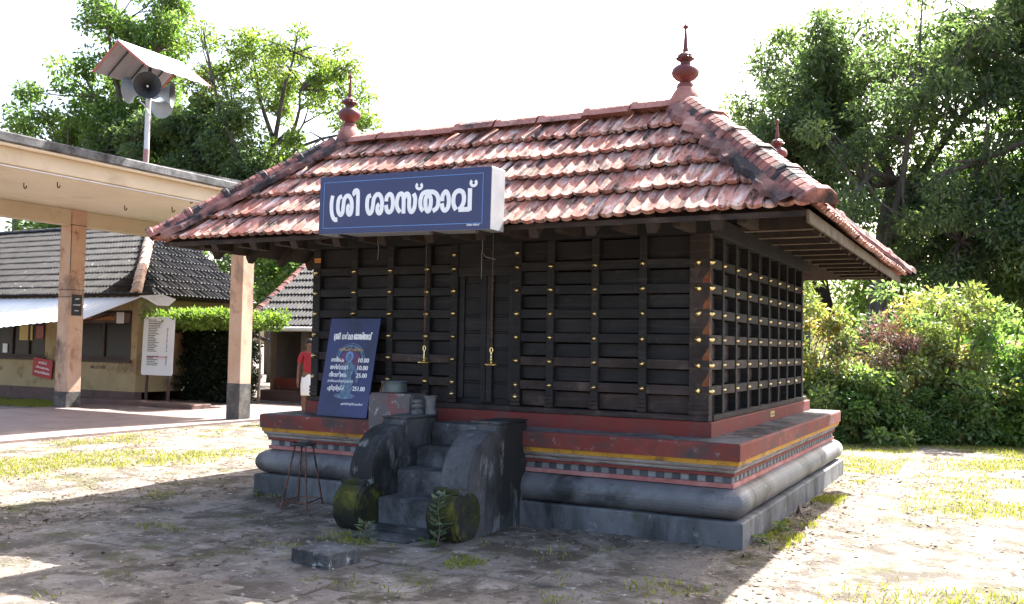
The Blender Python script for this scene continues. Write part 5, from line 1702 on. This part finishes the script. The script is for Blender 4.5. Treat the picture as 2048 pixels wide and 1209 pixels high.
# right: big dense tree and others behind it
tree('mango_tree', 'large dense dark green tree with forked trunk towering right of the shrine', (-2.44, 29.02, 0),
     [(-2.44, 29.02, -0.2), (-2.28, 29.02, 1.9), (-2.2, 28.86, 4.07), (-1.97, 28.71, 6.24), (-1.66, 28.55, 7.79)], 0.42,
     [((0.0, 29.0, 9.6), (6.1, 4.6, 4.6), 240, 0.55, 1.0), ((-5.3, 28.4, 9.6), (2.6, 2.5, 2.2), 70, 0.46, 0.85), ((2.6, 29.0, 5.6), (5.0, 3.4, 2.2), 80, 0.54, 0.93), ((-4.1, 29.0, 12.3), (2.6, 2.4, 1.9), 60, 0.45, 0.85), ((2.6, 29.0, 13.0), (3.2, 2.6, 2.2), 60, 0.5, 0.9)],
     175, (0.25, 0.09), M_['leaf_mango'], 5, droop=0.6, limbs=12)
tree('shade_tree', 'darker tree standing behind the tall hedge at the right edge', (5.12, 31.07, 0),
     [(5.12, 31.07, -0.2), (4.98, 31.07, 1.87), (5.12, 30.93, 4.11), (5.26, 30.79, 5.65)], 0.39,
     [((4.84, 31.07, 7.47), (5.88, 3.92, 4.48), 130, 0.7, 1.26), ((-0.48, 32.47, 3.83), (4.48, 2.1, 2.8), 70, 0.7, 1.26)],
     187, (0.312, 0.102), M_['leaf_mid'], 6, droop=0.5, limbs=8)
tree('leaning_tree', 'slender tree with leaning stems just left of the mango trunk, far behind the roof', (-7.48, 31.07, 0),
     [(-7.48, 31.07, -0.2), (-7.06, 31.07, 1.87), (-6.64, 31.07, 3.83), (-6.36, 31.07, 5.23)], 0.22,
     [((-5.8, 31.35, 5.79), (3.22, 2.52, 2.38), 50, 0.56, 1.05)],
     187, (0.288, 0.096), M_['leaf_mid'], 16, droop=0.4, limbs=6)

# left: light feathery tree, broad tree, dark tree
tree('rain_tree', 'airy yellow-green tree with bare twigs above the left finial', (-30.14, 28.1, 0),
     [(-30.43, 28.1, -0.2), (-30.72, 28.1, 3.62), (-31.16, 28.1, 7.25), (-31.3, 28.1, 9.71), (-30.87, 28.24, 11.74)], 0.32,
     [((-32.61, 28.39, 15.51), (3.92, 3.48, 2.75), 80, 0.43, 0.87), ((-26.66, 28.1, 13.77), (2.17, 2.17, 2.17), 30, 0.36, 0.65), ((-27.97, 28.1, 10.87), (2.17, 2.17, 1.3), 16, 0.36, 0.65)],
     130, (0.25, 0.106), M_['leaf_airy'], 7, droop=0.1, limbs=11, twig=0.5)
tree('broad_tree', 'broad green tree whose crown rises behind the loudspeakers', (-41.16, 27.66, 0),
     [(-41.16, 27.66, -0.2), (-40.89, 27.66, 4.83), (-40.49, 27.66, 8.88), (-40.49, 27.66, 12.26)], 0.43,
     [((-42.51, 27.66, 13.47), (5.0, 3.51, 3.92), 130, 0.61, 1.15), ((-39.68, 27.66, 18.6), (3.24, 2.7, 2.7), 52, 0.54, 0.94)],
     170, (0.338, 0.131), M_['leaf_mid'], 8, droop=0.3, limbs=11)
tree('dark_tree', 'deep green tree filling the gap above the pavilion roof, under the airy one', (-35.65, 26.36, 0),
     [(-35.94, 26.36, -0.2), (-35.8, 26.36, 3.62), (-35.65, 26.36, 6.52), (-35.51, 26.36, 9.13)], 0.38,
     [((-36.23, 26.94, 10.87), (5.22, 2.9, 3.04), 150, 0.55, 1.09), ((-30.72, 27.52, 9.28), (2.61, 2.03, 1.74), 44, 0.43, 0.87)],
     237, (0.3, 0.119), M_['leaf_mango'], 9, droop=0.3, limbs=9)
tree('low_tree', 'low dark tree showing between the far roofs', (-24.0, 21, 0),
     [(-24, 21, -0.1), (-24, 21, 1.6), (-24, 21, 3.0), (-24, 21, 3.6)], 0.2,
     [((-24, 21, 4.6), (4.2, 1.6, 2.2), 80, 0.5, 0.9), ((-34, 20, 5.0), (6.0, 1.6, 2.6), 110, 0.6, 1.0)], 130, (0.30, 0.12), M_['leaf_mid'], 10, limbs=6)

# palm at the far left
palm = empty('palm_tree', (-38.3, 19.5, 0), 'palm with drooping feathery fronds at the far left edge', 'palm')
pt = MB()
pt.tube([(-38.4, 19.5, -0.1), (-38.2, 19.5, 5), (-38.5, 19.5, 10.2)], [0.28, 0.2, 0.16], 10)
pt.build('trunk', M_['bark'], palm, smooth=True)
rg = np.random.default_rng(3)
for fr in range(16):
    az = fr * 2 * math.pi / 16 + rg.uniform(-.2, .2)
    up_ = rg.uniform(0.3, 1.2)
    ln = rg.uniform(3.0, 4.2)
    pts = []
    for q in range(9):
        t = q / 8
        pts.append(Vector((-38.5 + math.cos(az) * ln * t * 0.9, 19.5 + math.sin(az) * ln * t * 0.9, 10.2 + up_ * 2.2 * t - 3.4 * t * t)))
    rb = MB()
    rb.tube(pts, [0.035 * (1 - .8 * q / 8) for q in range(9)], 5)
    fo = rb.build('frond', M_['twig'], palm)
    P, A, S_, Ln = [], [], [], []
    for q in range(44):
        t = 0.12 + 0.88 * q / 44
        i = min(int(t * 8), 7)
        p = pts[i].lerp(pts[i + 1], t * 8 - i)
        d = (pts[i + 1] - pts[i]).normalized()
        for sg in (-1, 1):
            sd = d.cross(Vector((0, 0, 1))).normalized() * sg
            a = (sd * 0.8 + d * 0.5 + Vector((0, 0, -0.55 + rg.normal() * .15))).normalized()
            P.append(p)
            A.append(a)
            S_.append(a.cross(Vector((0, 0, 1))).normalized())
            Ln.append(0.75 * (1 - 0.5 * abs(t - .4)))
    leaf_object('leaflets', np.array(P), np.array(A), np.array(S_), np.array(Ln), np.full(len(P), 0.055), M_['leaf_mango'], fo)


# ---- shrubs along the right
def shrub(name, label, base, radii, n, per, leaf, mat, seed, rmin=0.16, rmax=0.34, stems=9, group='shrubs of the hedge on the right', droop=0.25, cat='shrub', lift=0.0):
    rng = np.random.default_rng(seed)
    root = empty(name, base, label, cat, group)
    b = Vector(base)
    rx, ry_, rz = radii
    cs = []
    while len(cs) < n:
        p = rng.uniform(-1, 1, 3)
        p[2] = abs(p[2])
        d = np.linalg.norm(p)
        if d > 1 or d < 0.45 * rng.random():
            continue
        cs.append(p)
    cs = np.array(cs) * np.array([rx, ry_, rz]) * (1 + 0.13 * rng.normal(size=(n, 1))) + np.array([b.x, b.y, lift])
    cs[:, 2] = np.maximum(cs[:, 2], 0.12)
    rs = rng.uniform(rmin, rmax, n)
    sm_ = MB()
    for i in rng.choice(n, min(n, stems * 3), replace=False):
        e = Vector(cs[i])
        a = Vector((b.x + rng.normal(0, .12) * rx, b.y + rng.normal(0, .12) * ry_, -0.03))
        m = a.lerp(e, 0.5) + Vector((rng.normal(0, .08), rng.normal(0, .08), 0.12))
        sm_.tube([a, m, e], [0.022, 0.014, 0.005], 5, cap=False)
    sm_.build('stem', M_['twig'], root)
    p, ax, sd = clump_leaves(cs, rs, per, rng, droop)
    rv = np.clip(np.repeat(rng.random(n), per) * 0.5 + rng.random(len(p)) * 0.6 - 0.05, 0, 1)
    k = len(p)
    leaf_object('foliage', p, ax, sd, leaf[0] * rng.uniform(.7, 1.3, k), leaf[1] * rng.uniform(.7, 1.3, k), mat, root, rnd=rv)
    return root


shrub('shrub', 'bright yellow-green bush with orange tips right against the shrine corner', (-1.5, 10.6, 0), (1.25, 0.9, 2.75), 90, 130, (0.13, 0.05), M_['leaf_bush2'], 41)
shrub('shrub', 'deep green leafy bush behind the far plinth corner', (-0.7, 10.2, 0), (1.0, 0.7, 1.55), 60, 150, (0.12, 0.055), M_['leaf_bush'], 42)
shrub('twiggy_shrub', 'purple-brown twiggy bush in the middle of the hedge', (-0.25, 11.0, 0), (0.7, 0.6, 2.6), 55, 120, (0.11, 0.030), M_['leaf_purple'], 43, stems=25)
shrub('shrub', 'pale green bush with small dense leaves low in front of the purple bush', (0.35, 10.7, 0), (0.75, 0.5, 0.95), 50, 190, (0.075, 0.035), M_['leaf_weed'], 44, 0.12, 0.26)
shrub('shrub', 'broad green bush with yellowish top right of the purple bush', (0.75, 11.5, 0), (1.15, 0.8, 2.7), 85, 130, (0.13, 0.05), M_['leaf_bush2'], 45)
shrub('shrub', 'dark glossy bush at the foot of the hedge towards the right', (1.25, 11.3, 0), (0.8, 0.6, 1.5), 55, 160, (0.11, 0.055), M_['leaf_bush'], 46)
shrub('shrub', 'tall green bush filling the right edge of the picture', (2.15, 12.0, 0), (1.2, 0.9, 2.75), 95, 140, (0.13, 0.06), M_['leaf_bush'], 47)
shrub('shrub', 'low fresh green bush at the right edge of the yard', (2.2, 11.4, 0), (0.8, 0.5, 1.2), 45, 160, (0.11, 0.05), M_['leaf_lime'], 48)
shrub('shrub', 'green bush beyond the right edge of the hedge', (3.5, 12.6, 0), (1.3, 0.9, 2.7), 80, 130, (0.13, 0.06), M_['leaf_bush'], 49)
shrub('shrub', 'dusky bush far behind the hedge under the big tree', (0.5, 13.8, 0), (2.2, 0.8, 2.8), 90, 110, (0.17, 0.06), M_['leaf_mango'], 50, 0.25, 0.5)
shrub('shrub', 'green bush peeping out behind the far wall of the shrine', (-3.2, 11.5, 0), (1.2, 0.8, 2.5), 50, 110, (0.14, 0.06), M_['leaf_bush'], 52)

# clipped hedge with bright flat top beside the office
rng = np.random.default_rng(77)
hedge = empty('clipped_hedge', (-15.2, 10.2, 0), 'clipped hedge with bright lime top and sides coloured dark for shade beside the notice board', 'hedge')
n = 190
top = np.stack([rng.uniform(-17.05, -14.2, n), rng.uniform(8.6, 10.5, n), rng.uniform(2.02, 2.28, n)], 1)
p, ax, sd = clump_leaves(top, rng.uniform(0.12, 0.24, n), 120, rng, -0.3)
k = len(p)
leaf_object('top_foliage', p, ax, sd, 0.10 * rng.uniform(.7, 1.3, k), 0.045 * rng.uniform(.7, 1.3, k), M_['leaf_lime'], hedge)
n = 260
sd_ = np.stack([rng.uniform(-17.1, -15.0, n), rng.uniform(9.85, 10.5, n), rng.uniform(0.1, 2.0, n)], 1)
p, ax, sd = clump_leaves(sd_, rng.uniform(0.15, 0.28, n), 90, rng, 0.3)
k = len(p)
leaf_object('side_foliage', p, ax, sd, 0.11 * rng.uniform(.7, 1.3, k), 0.05 * rng.uniform(.7, 1.3, k), M_['leaf_painted_shade'], hedge)
for i in range(7):
    x = -16.6 + i * 0.3
    MB().tube([(x, 10.3 + 0.1 * (i % 2), -0.03), (x + .05, 10.3, 1.2), (x - .05, 10.3, 2.1)], [0.04, 0.03, 0.015], 6).build('stem', M_['twig'], hedge)

# ------------------------------------------------------------------ small plants round the steps
def stem_plant(name, base, h, nleaf, leaf, mat, label, seed, lean=(0, 0), spread=1.0, cat='plant', group='small plants round the steps'):
    rng = np.random.default_rng(seed)
    root = empty(name, base, label, cat, group)
    b = Vector(base)
    pts = [b + Vector((lean[0] * t + 0.02 * math.sin(t * 6), lean[1] * t, h * t)) for t in np.linspace(0, 1, 7)]
    pts[0].z -= 0.02
    MB().tube(pts, [0.006 * (1 - .6 * i / 6) for i in range(7)], 5).build('stem', M_['twig'], root)
    P, A, S_ = [], [], []
    for i in range(nleaf):
        t = 0.12 + 0.88 * i / nleaf
        q = min(int(t * 6), 5)
        p = pts[q].lerp(pts[q + 1], t * 6 - q)
        az = i * 2.4 + rng.uniform(-.4, .4)
        a = np.array([math.cos(az) * spread, math.sin(az) * spread, rng.uniform(-.15, .7)])
        a /= np.linalg.norm(a)
        s_ = np.cross(a, [0, 0, 1.0])
        s_ /= max(1e-6, np.linalg.norm(s_))
        P.append(tuple(p + Vector(a) * 0.012))
        A.append(a)
        S_.append(s_)
    ln = leaf[0] * rng.uniform(.65, 1.2, nleaf)
    leaf_object('leaves', np.array(P), np.array(A), np.array(S_), ln, ln * leaf[1], mat, root)
    return root


stem_plant('seedling', (-2.16, -1.22, 0.0), 0.42, 44, (0.095, 0.62), M_['leaf_dusty'], 'dusty grey-green seedling climbing the right scroll of the steps', 61, (0.02, 0.03))
stem_plant('seedling', (-2.70, -1.42, 0.0), 0.18, 24, (0.095, 0.5), M_['leaf_dusty'], 'short pale seedling in front of the lowest step', 62)
stem_plant('seedling', (-2.20, -1.27, 0.0), 0.06, 10, (0.085, 0.75), M_['leaf_weed'], 'round-leaved green weed at the foot of the dusty seedling', 63, spread=1.6)
stem_plant('seedling', (-5.12, -0.10, 0.0), 0.06, 14, (0.07, 0.6), M_['leaf_weed'], 'small dark weed at the left corner of the plinth', 64, spread=1.6)
stem_plant('seedling', (0.06, 0.35, 0.0), 0.07, 14, (0.085, 0.6), M_['leaf_weed'], 'small leafy weed by the near right corner of the plinth', 65, spread=1.6)
stem_plant('seedling', (0.10, 0.95, 0.0), 0.08, 18, (0.09, 0.6), M_['leaf_weed'], 'broader leafy weed along the right side of the plinth', 66, spread=1.5)
stem_plant('seedling', (-1.10, -1.10, 0.0), 0.15, 16, (0.05, 0.3), M_['leaf_weed'], 'thin upright weed in the bare earth before the plinth', 67)
tw = MB().tube([(-1.93, -0.25, 0.0), (-1.90, -0.26, 0.05), (-1.84, -0.26, 0.075), (-1.78, -0.27, 0.07)], [0.006, 0.005, 0.004, 0.003], 5)
tag(tw.build('dry_twig', M_['twig']), 'pale dry twig curling out of the ground right of the steps', 'twig')
tw = MB().tube([(0.07, 1.9, 0.02), (0.12, 1.75, 0.11), (0.16, 1.62, 0.06), (0.24, 1.5, 0.02)], [0.016, 0.014, 0.010, 0.006], 6)
tag(tw.build('root', M_['twig']), 'bent brown root beside the right side of the plinth', 'root')


# ------------------------------------------------------------------ grass and fallen leaves (not countable)
def inside(x, y, m=0.0):
    a = (x > -WX - 0.03 - m) & (x < 0.03 + m) & (y > -0.03 - m) & (y < DY + 0.03 + m)
    b = (x > -3.35 - m) & (x < -2.0 + m) & (y > -1.18 - m) & (y < 0.1)
    c = (x < -11.5) & (x > -17.6)
    return a | b | c


def scatter(rng, n, x0, x1, y0, y1, dens):
    x = rng.uniform(x0, x1, n)
    y = rng.uniform(y0, y1, n)
    keep = (rng.random(n) < dens(x, y)) & ~inside(x, y)
    return x[keep], y[keep]


rng = np.random.default_rng(5)
X, Y = [], []
# left meadow, right meadow, weeds in the yard
for (n, x0, x1, y0, y1, d) in (
        (150000, -13, -5.3, -3.2, 9.0, lambda x, y: np.clip((fbm(x * .75, y * .75, 4, 31) - 0.50) * 5, 0, .8) * np.clip((-7.2 - x) * 1.0, 0, 1)),
        (120000, 0.6, 6.0, -4.5, 13.0, lambda x, y: np.clip((fbm(x * .9, y * .9, 4, 37) - 0.49) * 6, 0, 1) * np.clip((x - 0.7) * 1.2, 0, 1) + np.clip((y - 9.5) * .5, 0, .5)),
        (60000, -8, 0.6, 5.6, 13.0, lambda x, y: np.clip((fbm(x * .75, y * .75, 4, 31) - 0.40) * 5, 0, 1)),
        (60000, -23, -17.4, 6.5, 8.6, lambda x, y: np.clip((fbm(x * .9, y * .9, 4, 33) - 0.35) * 5, 0, 1) * np.clip((8.3 - y) * 3, 0, 1)),
        (26000, -6.5, 0.5, -4.6, 0.2, lambda x, y: np.clip((fbm(x * 1.6, y * 1.6, 4, 51) - 0.64) * 7, 0, 1)),
        (5000, 0.0, 0.35, 0.1, 5.0, lambda x, y: np.clip((fbm(x * 3, y * 3, 3, 57) - 0.45) * 4, 0, 1)),
        (2600, -3.3, -1.8, -1.55, -0.95, lambda x, y: np.clip((fbm(x * 4, y * 4, 3, 59) - 0.45) * 4, 0, 1)),
        (1200, -1.95, -1.4, -1.85, -1.35, lambda x, y: np.clip(1 - ((x + 1.68) ** 2 / .03 + (y + 1.6) ** 2 / .05), 0, 1))):
    a, b = scatter(rng, n, x0, x1, y0, y1, d)
    X.append(a)
    Y.append(b)
X = np.concatenate(X)
Y = np.concatenate(Y)
n = len(X)
pos = np.stack([X, Y, ground_h(X, Y) - 0.004], 1)
pos[X < -16, 2] = 0.0
ax = unit(np.stack([rng.normal(0, .55, n), rng.normal(0, .55, n), np.ones(n)], 1))
sd = unit(np.cross(ax, rng.normal(size=(n, 3))))
ln = rng.uniform(0.025, 0.065, n)
g = leaf_object('grass', pos, ax, sd, ln, rng.uniform(0.006, 0.012, n), M_['grass'], fold=0.0)
g['kind'] = 'stuff'
g['label'] = 'short yellow-green grass growing in patches over the yard'
g['category'] = 'grass'

X, Y = [], []
for (m, x0, x1, y0, y1, d) in (
        (15000, -13, -5.4, -3.5, 8.0, lambda x, y: np.clip((fbm(x * .8, y * .8, 4, 71) - 0.38) * 4, 0, 1)),
        (19000, 0.0, 6.0, -4.8, 11.0, lambda x, y: np.clip((fbm(x * .8, y * .8, 4, 73) - 0.42) * 4, 0, 1)),
        (7000, -8.5, 0.6, -5.2, 0.0, lambda x, y: np.clip((fbm(x * .9, y * .9, 4, 75) - 0.45) * 4, 0, 1)),
        (1500, 0.0, 0.5, 0.0, 5.5, lambda x, y: 0.7)):
    a, b = scatter(rng, m, x0, x1, y0, y1, d)
    X.append(a)
    Y.append(b)
X = np.concatenate(X)
Y = np.concatenate(Y)
n = len(X)
pos = np.stack([X, Y, ground_h(X, Y) + 0.006], 1)
th = rng.uniform(0, 6.28, n)
ax = unit(np.stack([np.cos(th), np.sin(th), rng.normal(0, .25, n)], 1))
sd = unit(np.cross(ax, np.stack([rng.normal(0, .35, n), rng.normal(0, .35, n), np.ones(n)], 1)))
ln = rng.uniform(0.02, 0.075, n)
g = leaf_object('fallen_leaves', pos, ax, sd, ln, ln * rng.uniform(.3, .6, n), M_['litter'], fold=0.25)
g['kind'] = 'stuff'
g['label'] = 'dry brown leaves scattered over the yard'
g['category'] = 'leaves'

# loose grit and pebbles
ico = bmesh.new()
bmesh.ops.create_icosphere(ico, subdivisions=1, radius=1.0)
iv = np.array([tuple(v.co) for v in ico.verts])
fi = [tuple(v.index for v in f.verts) for f in ico.faces]
ico.free()
pm = MB()
px = np.concatenate([rng.uniform(-8.5, 0.6, 1300), rng.uniform(0.0, 4.5, 700), rng.uniform(-11, -5.5, 500)])
py = np.concatenate([rng.uniform(-4.6, 0.0, 1300), rng.uniform(-4.6, 6, 700), rng.uniform(-2, 5, 500)])
ok = ~inside(px, py)
px, py = px[ok], py[ok]
pz = ground_h(px, py)
for x, y, z in zip(px, py, pz):
    r = 0.004 + 0.012 * rng.random() ** 3
    q = iv * np.array([r * rng.uniform(.8, 1.5), r * rng.uniform(.8, 1.3), r * .7]) + np.array([x, y, z + r * .25])
    pm.add(q.tolist(), fi)
g = pm.build('pebbles', M_['pebble'])
g['kind'] = 'stuff'
g['label'] = 'small pebbles and grit lying on the yard'
g['category'] = 'pebbles'
